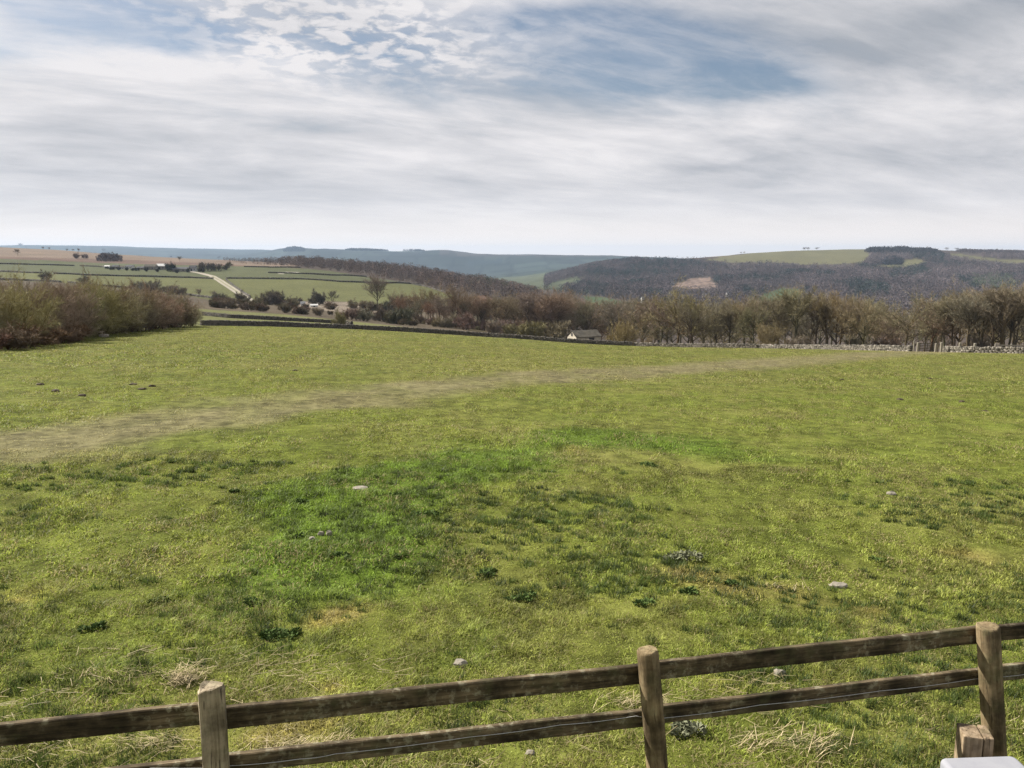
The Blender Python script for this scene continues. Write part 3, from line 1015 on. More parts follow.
BRN = (0.86, 0.81, 0.73); RED = (1.03, 0.82, 0.73); YEL = (0.98, 0.90, 0.64); OLV = (0.88, 0.86, 0.64); GRY = (0.92, 0.88, 0.84)
PUR = (0.84, 0.75, 0.73); GRN = (0.55, 0.80, 0.45); DRK = (0.55, 0.55, 0.50)
G1 = 'bare trees in the belt between the gully and the barn'
G2 = 'bare trees behind the long pale wall'
G3 = 'bare trees right of the gateway'
BELT = [
    ('tall', 379, 335, 281, GRY, 'tall thin grey tree standing alone against the far green field', G1, 0.9),
    ('round', 399, 330, 297, BRN, 'low brown tree at the left end of the belt, right of the lone thin tree', G1, 0.8),
    ('round', 415, 310, 299, BRN, 'small greyish brown tree left of the yellowish tree in the belt', G1, 0.8),
    ('round', 433, 290, 292, YEL, 'yellowish brown tree below the right corner of the far green field', G1, 0.85),
    ('round', 455, 270, 291, RED, 'reddish brown tree with a dark trunk, right of the yellowish tree', G1, 0.85),
    ('round', 480, 262, 301, PUR, 'dull purple-brown tree in the middle of the belt left of the barn', G1, 0.9),
    ('round', 504, 256, 300, BRN, 'brown rounded tree in the belt, below the reddish patch of ground', G1, 0.9),
    ('tall', 528, 262, 297, GRY, 'pale grey tree with upright twigs in the belt left of the barn', G1, 1.0),
    ('round', 549, 262, 296, RED, 'reddish tree nearest the left end of the barn', G1, 0.9),
    ('round', 565, 285, 297, RED, 'rusty tree rising behind the left end of the barn', G1, 0.8),
    ('round', 588, 292, 303, BRN, 'brown tree rising behind the barn roof', G1, 0.9),
    ('round', 609, 285, 304, BRN, 'brown spreading tree between the barn and the yellow-green bush', G1, 0.9),
    ('round', 643, 240, 309, OLV, 'low olive tree right of the yellow-green bush', G2, 0.9),
    ('round', 677, 205, 294, YEL, 'big round yellowish brown tree at the left end of the pale wall', G2, 0.95),
    ('round', 703, 210, 305, OLV, 'olive tree right of the big round yellowish tree', G2, 0.95),
    ('round', 718, 215, 307, BRN, 'brown tree left of the dip in the tree line behind the wall', G2, 0.85),
    ('tall', 744, 210, 308, OLV, 'olive tree just right of the dip in the tree line', G2, 1.1),
    ('round', 764, 205, 303, BRN, 'brown tree above the round bush behind the pale wall', G2, 0.85),
    ('tall', 795, 198, 293, OLV, 'tallest olive tree in the middle of the pale wall', G2, 1.1),
    ('tall', 815, 200, 300, BRN, 'slender brown tree right of the tallest tree by the wall', G2, 0.9),
    ('round', 838, 190, 299, YEL, 'yellowish tree left of the dense dark-trunked tree', G2, 0.75),
    ('round', 863, 180, 308, OLV, 'dense round tree with a dark trunk left of the gap before the gateway', G2, 0.9),
    ('round', 886, 190, 320, RED, 'low reddish tree in the gap left of the umbrella-shaped tree', G2, 1.1),
    ('umbrella', 905, 172, 301, OLV, 'umbrella-shaped tree with a bare trunk left of the gateway', G2, 0.75),
    ('round', 930, 170, 306, RED, 'reddish brown tree rising behind the gateway', G3, 0.85),
    ('round', 953, 165, 296, OLV, 'large spreading tree just right of the gateway', G3, 0.85),
    ('tall', 968, 160, 300, BRN, 'slim brown tree right of the large spreading one by the gateway', G3, 1.0),
    ('tall', 984, 165, 297, OLV, 'slim olive tree midway between the gateway and the picture edge', G3, 1.0),
    ('tall', 1000, 158, 293, BRN, 'tall brown tree near the right picture edge', G3, 1.1),
    ('tall', 1016, 160, 294, OLV, 'tall olive tree at the right picture edge', G3, 1.1),
    ('round', 659, 215, 305, BRN, 'brown tree between the low olive tree and the big yellowish one behind the wall', G2, 0.8),
    ('round', 690, 200, 304, BRN, 'brown tree overlapping the right side of the big round yellowish tree', G2, 0.75),
    ('tall', 730, 212, 311, BRN, 'low brown tree in the dip of the tree line behind the wall', G2, 0.9),
    ('round', 754, 200, 307, OLV, 'olive tree left of the brown tree above the round bush', G2, 0.75),
    ('round', 780, 200, 299, OLV, 'olive round tree just left of the tallest tree by the wall', G2, 0.75),
    ('tall', 828, 192, 303, OLV, 'slender olive tree between the brown slender one and the yellowish tree', G2, 0.9),
    ('tall', 851, 186, 307, BRN, 'slender brown tree just left of the dense dark-trunked tree', G2, 0.8),
    ('round', 942, 172, 303, OLV, 'olive tree between the reddish one behind the gateway and the large spreading one', G3, 0.7),
    ('tall', 976, 168, 300, OLV, 'slender olive tree between the two slim trees right of the gateway', G3, 0.8),
    ('tall', 992, 162, 297, BRN, 'slender brown tree left of the tall brown one near the right edge', G3, 0.8),
    ('tall', 1008, 164, 296, BRN, 'slender brown tree between the tall pair at the right edge', G3, 0.8),
    ('tall', 1040, 160, 292, OLV, 'olive tree just past the right picture edge', G3, 1.1),
    ('tall', 1066, 158, 292, BRN, 'brown tree beyond the right picture edge', G3, 1.1),
]
for k, u, D, vt, tint, lab, g, w in BELT:
    plant_px(k, u, D, vt - (5 if g == G1 else 5), tint, lab, 'tree', g, 'bare_tree', w)
# trees crowded behind the front ones: nothing tells them apart within a stretch
BACK = [(395, 470, 262, 350, 26, (296, 307), 'bare brown tree crowded in the belt left of the reddish tree', G1),
        (468, 560, 262, 390, 46, (297, 308), 'bare brown tree crowded at the back of the belt left of the barn', G1),
        (560, 665, 300, 430, 28, (302, 312), 'bare brown tree crowded at the back of the belt behind the barn', G1),
        (665, 735, 230, 330, 10, (304, 311), 'bare tree crowded in the back of the wood behind the left half of the wall', G2),
        (745, 880, 225, 330, 18, (300, 311), 'bare tree crowded in the back of the wood behind the right half of the wall', G2),
        (885, 945, 215, 280, 6, (314, 326), 'low bare tree crowded in the wood behind the gateway', G3),
        (945, 1050, 185, 260, 16, (295, 306), 'bare tree crowded in the back of the wood right of the gateway', G3)]
for u0, u1, d0, d1, n, (va, vb), lab, g in BACK:
    for i in range(n):
        u = u0 + (u1 - u0) * (i + random.random()) / n
        plant_px(random.choice(['round', 'tall', 'round']), u, random.uniform(d0, d1), random.uniform(va, vb) - (2 if g == G1 else 3),
                 random.choice([BRN, PUR, RED, RED, GRY] if u < 640 else [BRN, OLV, OLV, OLV, GRY]), lab, 'tree', g, 'bare_tree', random.uniform(0.75, 1.05))
# understorey
US = [(385, 470, 235, 300, 16, 317, 'low brown bush under the trees at the left of the belt', G1),
      (470, 556, 225, 280, 18, 323, 'low brown bush under the trees left of the barn', G1),
      (640, 760, 195, 235, 3, 340, 'low twiggy bush under the trees behind the left half of the wall', G2),
      (780, 905, 175, 215, 3, 340, 'low twiggy bush under the trees behind the right half of the wall', G2),
      (945, 1040, 155, 190, 3, 341, 'low twiggy bush under the trees right of the gateway', G3)]
for u0, u1, d0, d1, n, vt, lab, g in US:
    for i in range(n):
        u = u0 + (u1 - u0) * (i + random.random()) / n
        plant_px('bush', u, random.uniform(d0, d1), vt + random.uniform(-4, 5), random.choice([BRN, PUR, OLV]), lab, 'bush', 'undergrowth bushes below the trees', 'twiggy_bush', 1.1)
plant_px('shrub', 622, 175, 322, (1.05, 1.05, 0.62), 'yellow-green bush standing right of the barn', 'bush', None, 'willow_bush', 0.85)
plant_px('shrub', 767, 160, 326, (1.0, 0.88, 0.62), 'round yellowish bush against the back of the pale wall', 'bush', None, 'willow_bush', 0.9)
plant_px('bush', 341, 150, 312, (1.0, 0.9, 0.7), 'small bare thorn standing on the strip between the two dark walls', 'bush', None, 'thorn_bush', 0.8)

# hedge of thorn at the left
HEDGE = [(-60, 44, 283), (-22, 46, 286), (10, 49, 284), (30, 54, 289), (50, 56, 286), (68, 60, 287), (84, 65, 289), (99, 68, 284),
         (114, 73, 289), (129, 79, 290), (143, 84, 290), (156, 90, 291), (168, 96, 293), (180, 101, 297), (191, 105, 302)]
HL = ['bare thorn bush of the hedge beyond the left picture edge', 'bare brown thorn bush cut by the left picture edge', 'tall olive thorn bush at the left end of the hedge',
      'brown thorn bush second from the left end of the hedge', 'purplish thorn bush in the left third of the hedge', 'brown thorn bush above the white specks in the hedge',
      'thorn bush left of the dark olive one in the hedge', 'dark olive thorn bush with a deep shadow in the middle of the hedge', 'thorn bush right of the dark olive one in the hedge',
      'purple-brown thorn bush just right of the middle of the hedge', 'greyish thorn bush in the right half of the hedge', 'purple-brown thorn bush fourth from the right end of the hedge',
      'brown thorn bush third from the right end of the hedge', 'lower thorn bush last but one at the right end of the hedge', 'smallest thorn bush at the right end of the hedge']
HT = [BRN, OLV, (1.0, 1.0, 0.65), BRN, PUR, BRN, OLV, (0.95, 0.98, 0.6), OLV, PUR, GRY, PUR, BRN, RED, BRN]
for (u, D, vt), lab, t in zip(HEDGE, HL, HT):
    t = tuple(1.35 * q for q in t)
    plant_px('shrub', u, D, vt + 3, t, lab, 'bush', 'thorn bushes of the hedge on the left', 'thorn_bush', 1.15)
for i, (u, D, vt) in enumerate(HEDGE[:-2]):
    for q in range(2):
        plant_px('shrub', u + random.uniform(-6, 10), D + random.uniform(3, 9), vt + random.uniform(0, 6), (1.05, 0.95, 0.86),
                 'bare brown thorn bush in the back row of the hedge', 'bush', 'back row of the hedge on the left', 'thorn_bush', 1.1)
BR = [(-20, 41, 330), (8, 43, 331), (25, 45.5, 331), (45, 50, 331), (62, 54, 333), (78, 58, 331)]
BL = ['reddish bramble patch at the left picture edge below the hedge', 'reddish bramble patch second from the left below the hedge', 'reddish bramble mound below the tall olive thorn',
      'reddish bramble patch in front of the purplish thorn', 'low reddish bramble patch below the white specks', 'rightmost reddish bramble patch below the hedge']
for (u, D, vt), lab in zip(BR, BL):
    plant_px('bush', u, D, vt, (0.72, 0.56, 0.49), lab, 'bramble', 'bramble patches at the foot of the hedge', 'bramble', 1.7)

# scattered bushes of the gully and the far fields: u, v base, height px, width, tint, label
FAR_BUSH = [
    (47, 281, 9, 'dark round bush on the lower wall of the left fields'), (85, 284, 8, 'small bare bush on the slanting wall above the hedge'),
    (136, 291, 8, 'dark low bush on the slanting wall, left of the pale bush'), (146, 292, 10, 'bush left of the pale bush above the hedge'),
    (155, 293, 12, 'pale spreading bush on the slanting wall above the hedge'), (172, 294, 8, 'low bush in the line right of the pale bush'),
    (181, 295, 7, 'low rounded bush midway along the slanting wall'), (199, 298, 9, 'spindly bush near the foot of the track'),
    (214, 300, 9, 'small spindly bush left of the foot of the track'), (221, 303, 9, 'dark bush left of the foot of the track'),
    (231, 306, 8, 'scrubby bush below the foot of the track on its left'), (241, 304, 11, 'dark bush touching the foot of the track'),
    (258, 307, 10, 'scrubby bush right of the foot of the track'), (270, 305, 13, 'dark bush left of the pair below the largest far field'),
    (279, 305, 12, 'dark bush, right one of the pair below the largest far field'), (292, 308, 10, 'bush left of the white huts'),
    (302, 315, 8, 'round bush below the white huts'), (319, 305, 13, 'large dark bush just right of the white huts'),
    (332, 305, 14, 'small upright tree right of the large dark bush'), (352, 308, 8, 'low bush on the rubble shelf left of the lone thin tree'),
    (366, 310, 9, 'low bush at the foot of the lone thin tree'), (392, 312, 14, 'rounded dark bush right of the lone thin tree'),
    (384, 322, 14, 'dark scrub below the lone thin tree'), (364, 325, 12, 'grey scrub left below the lone thin tree'), (350, 321, 11, 'brown scrub at the end of the strip field'),
    (400, 326, 16, 'dark scrub in the dip left of the belt'), (285, 313, 9, 'brown scrub in the gully below the pair of dark bushes'), (262, 312, 8, 'brown scrub in the gully right below the track foot'),
    (245, 311, 8, 'brown scrub in the gully under the track foot'), (226, 309, 8, 'brown scrub in the gully left of the track foot'), (318, 318, 8, 'brown scrub at the lower lip of the gully'),
    (205, 271, 8, 'wide dark bush right of the farm'), (216, 271, 7, 'dark bush last in the row right of the farm'), (226, 270, 5, 'small dark bush right of the farm by the skyline field'),
    (229, 266, 4, 'dark blob of a bush on the tan strip right of the farm'),
]
for i, (u, v, hp, lab) in enumerate(FAR_BUSH):
    p = hit(u, v, 240)
    sc = hp * p[1] / F
    kind = 'small' if ('tree' in lab.split()[0:3] or 'upright' in lab or 'spindly' in lab) else 'bush'
    t = DRK if 'dark' in lab else (GRY if ('pale' in lab or 'grey' in lab) else PUR if 'brown' in lab else BRN)
    plant(kind, tuple(p), sc, t, lab, 'bush', 'bushes of the gully and the far fields', 'field_bush', 1.25 if kind == 'bush' else 0.9)
for i in range(60):
    u = random.uniform(212, 420)
    vlo = float(line_v(u, [(200, 303), (250, 304), (330, 304), (420, 310)])); vhi = float(line_v(u, [(200, 309), (280, 314), (340, 319), (420, 328)]))
    p = hit(u, random.uniform(vlo, vhi), 240)
    plant('bush', tuple(p), random.uniform(3.0, 7.5) * p[1] / F, random.choice([(0.55, 0.47, 0.42), (0.62, 0.53, 0.46), (0.5, 0.45, 0.36)]),
          'low brown scrub bush among the rough ground of the gully', 'bush', 'scrub filling the gully', 'scrub_bush', random.uniform(1.1, 1.7))
MOOR = [
    (18, 255.5, 6, 'round bare tree alone on the tan moor at the far left'), (21, 247.5, 4, 'tallest tree on the left skyline'), (26, 248.5, 2.2, 'low tree right of the tallest on the left skyline'),
    (43, 249.5, 2.6, 'low tree in the middle of the moor skyline'), (49, 249.8, 2.4, 'small tree right of the middle of the moor skyline'), (67, 251.2, 2.2, 'small tree left of the last clump on the moor skyline'),
    (73, 251.3, 2.2, 'small dark tree next to the last clump on the moor skyline'), (79, 251.8, 3.2, 'widest tree of the last clump on the moor skyline'),
    (76, 258.5, 5, 'round brown bush on the lower moor, left one of two'), (85, 258.5, 4, 'low brown bush on the lower moor, right one of two'),
    (180, 261.5, 5, 'thin bare tree on the moor edge above the farm'), (171, 257.5, 1.8, 'dark speck of a bush on the moor top above the farm'),
    (219, 259.5, 3.2, 'small tree on the moor top at the start of the wood'), (104, 252.8, 4.2, 'slim pole-like tree on the moor skyline above the plantation'),
]
for u, v, hp, lab in MOOR:
    p = hit(u, v, 500)
    plant('bush' if 'bush' in lab else 'small', tuple(p), hp * p[1] / F, (0.62, 0.55, 0.5), lab, 'tree' if 'bush' not in lab else 'bush', 'trees and bushes on the moor', 'moor_tree' if 'bush' not in lab else 'moor_bush', 1.2)


# ------------------------------------------------------------------ far woods, each one mass
def clump_mesh(pts, heights, widths, tints, K, rng, tri=1.0, jitter=0.18):
    """many small leaf- and twig-sized faces spread through each crown of a far wood"""
    n = len(pts)
    th = rng.uniform(0, 2 * math.pi, (n, K)); r = np.sqrt(rng.uniform(0, 1, (n, K)))
    zz = rng.uniform(0.05, 1.0, (n, K))
    prof = np.sqrt(np.clip(1 - ((zz - 0.55) / 0.55) ** 2, 0.05, 1))
    cx = pts[:, 0, None] + widths[:, None] * r * prof * np.cos(th)
    cy = pts[:, 1, None] + widths[:, None] * r * prof * np.sin(th)
    cz = pts[:, 2, None] + heights[:, None] * zz
    c = np.stack([cx, cy, cz], -1).reshape(-1, 3)
    size = np.repeat(widths, K) * tri
    a = rng.normal(size=(n * K, 3)); b = rng.normal(size=(n * K, 3))
    a[:, 2] += np.sign(a[:, 2]) * 0.6
    a /= np.linalg.norm(a, axis=1)[:, None]
    b -= (a * b).sum(1)[:, None] * a
    b /= np.linalg.norm(b, axis=1)[:, None]
    s = size[:, None] * rng.uniform(0.5, 1.2, (n * K, 1))
    V = np.stack([c - b * s * 0.28, c + b * s * 0.28, c + a * s], 1).reshape(-1, 3)
    t = np.repeat(tints, K, 0) * rng.uniform(1 - jitter, 1 + jitter, (n * K, 1))
    return V, np.repeat(t, 3, 0)


def wood(name, pts, heights, widths, tints, K, label_kind=None, tri=0.45):
    rng = np.random.default_rng(len(pts))
    V, t = clump_mesh(np.asarray(pts, float), np.asarray(heights), np.asarray(widths), np.asarray(tints), K, rng, tri)
    me = mesh_np(name, V, np.arange(len(V)), np.full(len(V) // 3, 3), M_WOODS)
    color_attr(me, 'tint', t)
    return link(name, me)


def scatter(u0, u1, d0, d1, n, keep, logd=True):
    rng = np.random.default_rng(int(u0 + d0))
    tx0, tx1 = ray(u0, 280)[0], ray(u1, 280)[0]
    D = np.sqrt(rng.uniform(d0 * d0, d1 * d1, n))
    X = rng.uniform(tx0, tx1, n) * D
    Z = ground(X, D)
    u, v = proj(X, D, Z)
    k = keep(u, v, D, X)
    return np.stack([X, D, Z], 1)[k], u[k], v[k]


# the brown wood on the left ridge
wl_pts = [(236, 263.5), (285, 266.5), (330, 270), (395, 280), (425, 286.5), (448, 294), (475, 300), (500, 305), (552, 309)]
P, u, v = scatter(225, 552, 640, 1500, 3600, lambda u, v, D, X: (v < line_v(u, wl_pts)) & (u < 545 - (D - 700) * 0.02) & (v > line_v(u, [(225, 258), (290, 261), (400, 266), (552, 285)]) ))
rr = np.random.default_rng(5)
kk = rr.uniform(0, 1, len(P)) < 0.25 + 0.75 * sstep(u, 235, 330)
P, u, v = P[kk], u[kk], v[kk]
h = rr.uniform(5.0, 12.5, len(P)) * (0.45 + 0.55 * sstep(u, 225, 330)) * (0.7 + 0.6 * fbm(P[:, 0] / 30, P[:, 1] / 30, 85, 2))
base = np.array([0.125, 0.092, 0.078])
t = base * rr.uniform(0.7, 1.25, (len(P), 1)) * (1 + 0.25 * (fbm(P[:, 0] / 60, P[:, 1] / 60, 81, 3)[:, None] - 0.5) * np.array([1.5, 1.0, 0.6]))
dk = (rr.uniform(0, 1, len(P)) < 0.16)[:, None]
t = np.where(dk, np.array([0.075, 0.06, 0.05]), t)
ev = (fbm(P[:, 0] / 25, P[:, 1] / 25, 83, 2) > 0.72)[:, None] & (u > 470)[:, None]
t = np.where(ev, np.array([0.05, 0.06, 0.03]), t)
tag(wood('brown_wood', P, h, h * 0.33, t, 130, tri=0.30), 'brown leafless wood covering the ridge behind the far fields', 'wood', kind='stuff')

# the wooded valley side on the right
TOPF = [(700, 260), (728, 256.5), (760, 252), (800, 249), (862, 247), (869, 255), (862, 263), (840, 264.5), (800, 264.5), (770, 262), (740, 263)]
OPEN = [TOPF, [(870, 266.5), (890, 263), (915, 258.5), (928, 262), (905, 267)], [(938, 252.5), (960, 254), (1000, 259), (1030, 260), (1030, 264), (1005, 263), (970, 259)],
        [(752, 302), (765, 294), (782, 288), (798, 289), (802, 296), (790, 303)], [(544, 287), (558, 281.5), (586, 277.5), (574, 283), (556, 288)],
        [(584, 296), (600, 297), (640, 304), (665, 312), (640, 318), (588, 306)], [(670, 288), (676, 284), (690, 279), (712, 277), (711, 281), (720, 287.5), (700, 288.5)]]


def keep_side(u, v, D, X):
    ok = (u > 545) & (v < 345)
    for p in OPEN:
        ok &= ~in_poly(u, v, p) & ~in_poly(u, v - 4.0 * 2000 / D, p) & ~in_poly(u, v - 2.0 * 2000 / D, p)
    ok &= ~((u > 640) & (u < 760) & (v < line_v(u, [(640, 260), (700, 262), (740, 264), (760, 264)])))
    ok &= ~((u > 862) & (v < 256))
    ok &= v < line_v(u, [(545, 292), (580, 296), (640, 304), (700, 330), (1100, 345)])
    return ok


P, u, v = scatter(520, 1090, 1000, 2750, 26000, keep_side)
h = rr.uniform(9, 17, len(P)) * np.where((u > 640) & (u < 870) & (v < 262), 0.5, 1.0) * np.where(P[:, 1] > 2350, 0.75, 1.0)
nn = fbm(P[:, 0] / 110, P[:, 1] / 110, 91, 4)
t = np.array([0.092, 0.076, 0.078]) * (0.25 + 1.5 * nn[:, None]) * rr.uniform(0.72, 1.28, (len(P), 1))
con = (nn < 0.40) | in_poly(u, v, [(864, 250), (946, 252), (945, 264), (915, 259), (892, 255)]) | in_poly(u, v, [(885, 268), (925, 268), (930, 278), (890, 282)]) | in_poly(u, v, [(955, 278), (975, 282), (985, 296), (965, 292)]) | in_poly(u, v, [(845, 282), (885, 285), (890, 298), (850, 300)])
t = np.where((con & (rr.uniform(0, 1, len(P)) < 0.7))[:, None], np.array([0.030, 0.042, 0.038]) * rr.uniform(0.7, 1.3, (len(P), 1)), t)
lg = in_poly(u, v, [(975, 278), (1010, 280), (1024, 290), (1000, 297), (970, 288)]) & (rr.uniform(0, 1, len(P)) < 0.6)
t = np.where(lg[:, None], np.array([0.080, 0.095, 0.06]), t)
tag(wood('hillside_wood', P, h, h * 0.42, t, 60, tri=0.34), 'purple-brown wood covering the far valley side on the right', 'wood', kind='stuff')


def small_wood(name, poly, d0, d1, n, hh, tint, label, cat='wood', K=30):
    us = [p[0] for p in poly]
    P, u, v = scatter(min(us) - 4, max(us) + 4, d0, d1, n, lambda u, v, D, X: in_poly(u, v, poly))
    if len(P) < 3:
        print('small wood empty', label, len(P)); return
    ue = np.minimum(u - min(us), max(us) - u)
    h = rr.uniform(0.55, 1.2, len(P)) * hh * (0.5 + 0.5 * sstep(ue, 0, 7)) * (0.65 + 0.7 * fbm(P[:, 0] / 28, P[:, 1] / 28, 87, 2))
    t = np.array(tint) * rr.uniform(0.7, 1.3, (len(P), 1))
    tag(wood(name, P, h, h * 0.42, t, K, tri=0.6), label, cat, kind='stuff')


small_wood('hilltop_plantation', [(863, 252), (868, 250), (900, 249.5), (930, 250.5), (945, 254), (944, 263), (918, 258), (905, 256), (890, 255)], 1900, 3300, 9000, 9.5, (0.034, 0.033, 0.035),
           'dark plantation on the skyline at the right end of the top field')
small_wood('hillside_plantation', [(872, 262), (876, 259), (898, 258.5), (905, 261), (902, 265), (878, 265)], 1900, 3300, 9000, 9, (0.028, 0.029, 0.031),
           'small dark plantation on the slope below the skyline one, left of a green field')
small_wood('skyline_wood', [(955, 251), (975, 250.5), (1040, 251), (1040, 257), (1000, 255), (960, 253)], 1900, 3300, 7000, 6.5, (0.075, 0.06, 0.058), 'thin brown wood along the right end of the skyline')
small_wood('moor_plantation', [(96, 257), (122, 257.5), (122, 262), (97, 261.5)], 600, 1500, 2500, 5.5, (0.062, 0.043, 0.04), 'dark reddish plantation on the moor above the farm')
small_wood('ridge_wood', [(283, 249.6), (305, 249.2), (305, 251.5), (283, 251.8)], 5000, 7400, 9000, 22, (0.022, 0.026, 0.026), 'dark round-topped wood on the far blue ridge left of centre')
small_wood('ridge_wood', [(345, 249.5), (425, 250.2), (425, 251.4), (345, 251)], 5000, 7000, 6000, 13, (0.026, 0.03, 0.03), 'long thin line of dark wood along the far blue ridge')
SKY = [(655, 0, 'skyline tree at the left end of the top field'), (662, 0, 'second skyline tree at the left end of the top field'), (741, 0, 'left tree of the low clump on the skyline left of the top field'),
       (744.5, 0, 'right tree of the low clump on the skyline left of the top field'), (804, 0, 'leftmost of the three trees on the top field skyline'), (808, 0, 'middle one of the three trees on the top field skyline'),
       (817, 0, 'widest of the three trees on the top field skyline'), (947, 0, 'tall thin tree on the skyline right of the dark plantation'), (957, 0, 'round tree in the gap of the right skyline')]
for u, _, lab in SKY:
    tx = ray(u, 250)[0]
    m = np.linspace(2000, 3000, 300)
    g = ground(tx * m, m)
    i = int(np.argmax((g - CAMZ) / m))
    plant('small', (tx * m[i], m[i], g[i]), 9.5 if u > 800 else 6.5, (0.5, 0.45, 0.42), lab, 'tree', 'trees on the right skyline', 'skyline_tree', 1.5)

# ------------------------------------------------------------------ buildings
M_LIME = simple_mat('pale stone walling', (0.36, 0.32, 0.26), (0.50, 0.46, 0.38), 1.2)
M_GWALL = simple_mat('grey stone walling', (0.16, 0.145, 0.13), (0.25, 0.23, 0.20), 0.6)
M_WHITE = simple_mat('white painted sheet', (0.40, 0.40, 0.40), (0.52, 0.52, 0.50), 0.4, rough=0.6)
M_ROOF = simple_mat('stone slate roof', (0.050, 0.045, 0.036), (0.095, 0.085, 0.068), 0.9)
M_DROOF = simple_mat('dark sheet roof', (0.055, 0.055, 0.06), (0.09, 0.09, 0.095), 0.5)
M_PANE = simple_mat('dark opening', (0.02, 0.02, 0.022), (0.035, 0.035, 0.04), 2.0, rough=0.4)


def box_bm(bm, x0, x1, y0, y1, z0, z1, bev=0.0):
    r = bmesh.ops.create_cube(bm, size=1.0)
    bmesh.ops.scale(bm, verts=r['verts'], vec=(x1 - x0, y1 - y0, z1 - z0))
    bmesh.ops.translate(bm, verts=r['verts'], vec=((x0 + x1) / 2, (y0 + y1) / 2, (z0 + z1) / 2))
    if bev:
        ed = list({e for vv in r['verts'] for e in vv.link_edges})
        bmesh.ops.bevel(bm, geom=ed, offset=bev, segments=2, affect='EDGES', profile=0.6)


def house(name, base, rz, L, Wd, eave, ridge, wall_m, roof_m, label, cat, group=None, openings=(), chimney=False):
    """gabled building; its long side runs along local x"""
    root = empty(name, tuple(base), label, cat, group, rz)
    bm = bmesh.new()
    prof = [(-Wd / 2, -1.0), (Wd / 2, -1.0), (Wd / 2, eave), (0, ridge), (-Wd / 2, eave)]
    a = [bm.verts.new((-L / 2, y, z)) for y, z in prof]
    b = [bm.verts.new((L / 2, y, z)) for y, z in prof]
    bm.faces.new(a); bm.faces.new(b[::-1])
    for i in range(5):
        j = (i + 1) % 5
        bm.faces.new((a[i], b[i], b[j], a[j]))
    bm_obj('wall', bm, wall_m, root)
    bm = bmesh.new()
    th, ov = 0.16, 0.22
    sl = (ridge - eave) / (Wd / 2)
    for s in (-1, 1):
        p = [(0, ridge + 0.03), (s * (Wd / 2 + ov), eave - sl * ov + 0.03), (s * (Wd / 2 + ov), eave - sl * ov + th + 0.03), (0, ridge + th + 0.03)]
        a = [bm.verts.new((-L / 2 - ov, y, z)) for y, z in p]
        b = [bm.verts.new((L / 2 + ov, y, z)) for y, z in p]
        bm.faces.new(a); bm.faces.new(b[::-1])
        for i in range(4):
            j = (i + 1) % 4
            bm.faces.new((a[i], b[i], b[j], a[j]))
    rf = bm_obj('roof', bm, roof_m, root)
    if chimney:
        bm = bmesh.new(); box_bm(bm, L / 2 - 1.0, L / 2 - 0.3, -0.3, 0.3, ridge - 0.3, ridge + 0.9)
        bm_obj('chimney', bm, wall_m, rf)
    for kind, side, c, w, z0, z1 in openings:
        bm = bmesh.new()
        if side == 'front':
            box_bm(bm, c - w / 2, c + w / 2, -Wd / 2 - 0.03, -Wd / 2 + 0.12, z0, z1)
        elif side == 'back':
            box_bm(bm, c - w / 2, c + w / 2, Wd / 2 - 0.12, Wd / 2 + 0.03, z0, z1)
        elif side == 'left':
            box_bm(bm, -L / 2 - 0.03, -L / 2 + 0.12, c - w / 2, c + w / 2, z0, z1)
        else:
            box_bm(bm, L / 2 - 0.12, L / 2 + 0.03, c - w / 2, c + w / 2, z0, z1)
        bm_obj(kind, bm, M_PANE, root)
    return root


# barn below the brow of the field: sunlit gable to the left, roof running right
bD = 250.0
bp = column(584, bD)
zb = CAMZ + ray(575, 343)[1] * bD
zt = CAMZ + ray(571, 330.6)[1] * bD
ridge = zt - bp[2]
eave = ridge - 1.7
house('field_barn', bp, rad(24), 8.6, 6.0, eave, ridge, M_LIME, M_ROOF, 'small stone barn with a pale gable and dark roof half hidden behind the field brow', 'barn', None,
      [('window', 'left', 0.0, 1.0, eave + 0.1, eave + 1.1), ('doorway', 'front', 1.0, 1.9, 0.2, eave - 0.3)])
FARM = [
    (107.5, 268, 4, 2, 'tiny white hut left of the farm sheds', M_WHITE, M_WHITE),
    (116, 269, 6, 3, 'grey shed at the left end of the farm', M_GWALL, M_DROOF), (122, 269.2, 5, 2.6, 'pale shed next to the leftmost grey farm shed', M_WHITE, M_ROOF),
    (130, 269, 7, 3, 'white-fronted shed in the left half of the farm', M_WHITE, M_DROOF), (141, 269.8, 6, 2.5, 'dark low shed in the middle of the farm', M_GWALL, M_DROOF),
    (151, 269.8, 10, 4.2, 'long grey barn with a pale roof left of the dark farm trees', M_GWALL, M_ROOF), (162, 269.5, 8, 4.6, 'white-roofed barn next to the dark farm trees', M_GWALL, M_WHITE),
    (181, 271.5, 13, 3.4, 'long dark barn right of the dark farm trees', M_GWALL, M_DROOF), (193.5, 271.2, 6, 4.4, 'white farmhouse at the right end of the farm', M_WHITE, M_DROOF),
]
for u, v, lp, hp, lab, wm, rm in FARM:
    p = hit(u, v, 500)
    px = p[1] / F
    Lm, rg = lp * px * 1.15, hp * px * 1.2
    house('farm_building' if 'barn' not in lab else 'barn', p, rad(random.uniform(-8, 8)), Lm, max(3.0, Lm * 0.5), rg * 0.62, rg, wm, rm, lab, 'farm building', 'buildings of the far farm',
          [('doorway', 'front', -Lm * 0.2, max(1.2, Lm * 0.14), 0.1, rg * 0.45), ('window', 'front', Lm * 0.2, max(0.9, Lm * 0.1), rg * 0.2, rg * 0.42)], chimney='farmhouse' in lab)
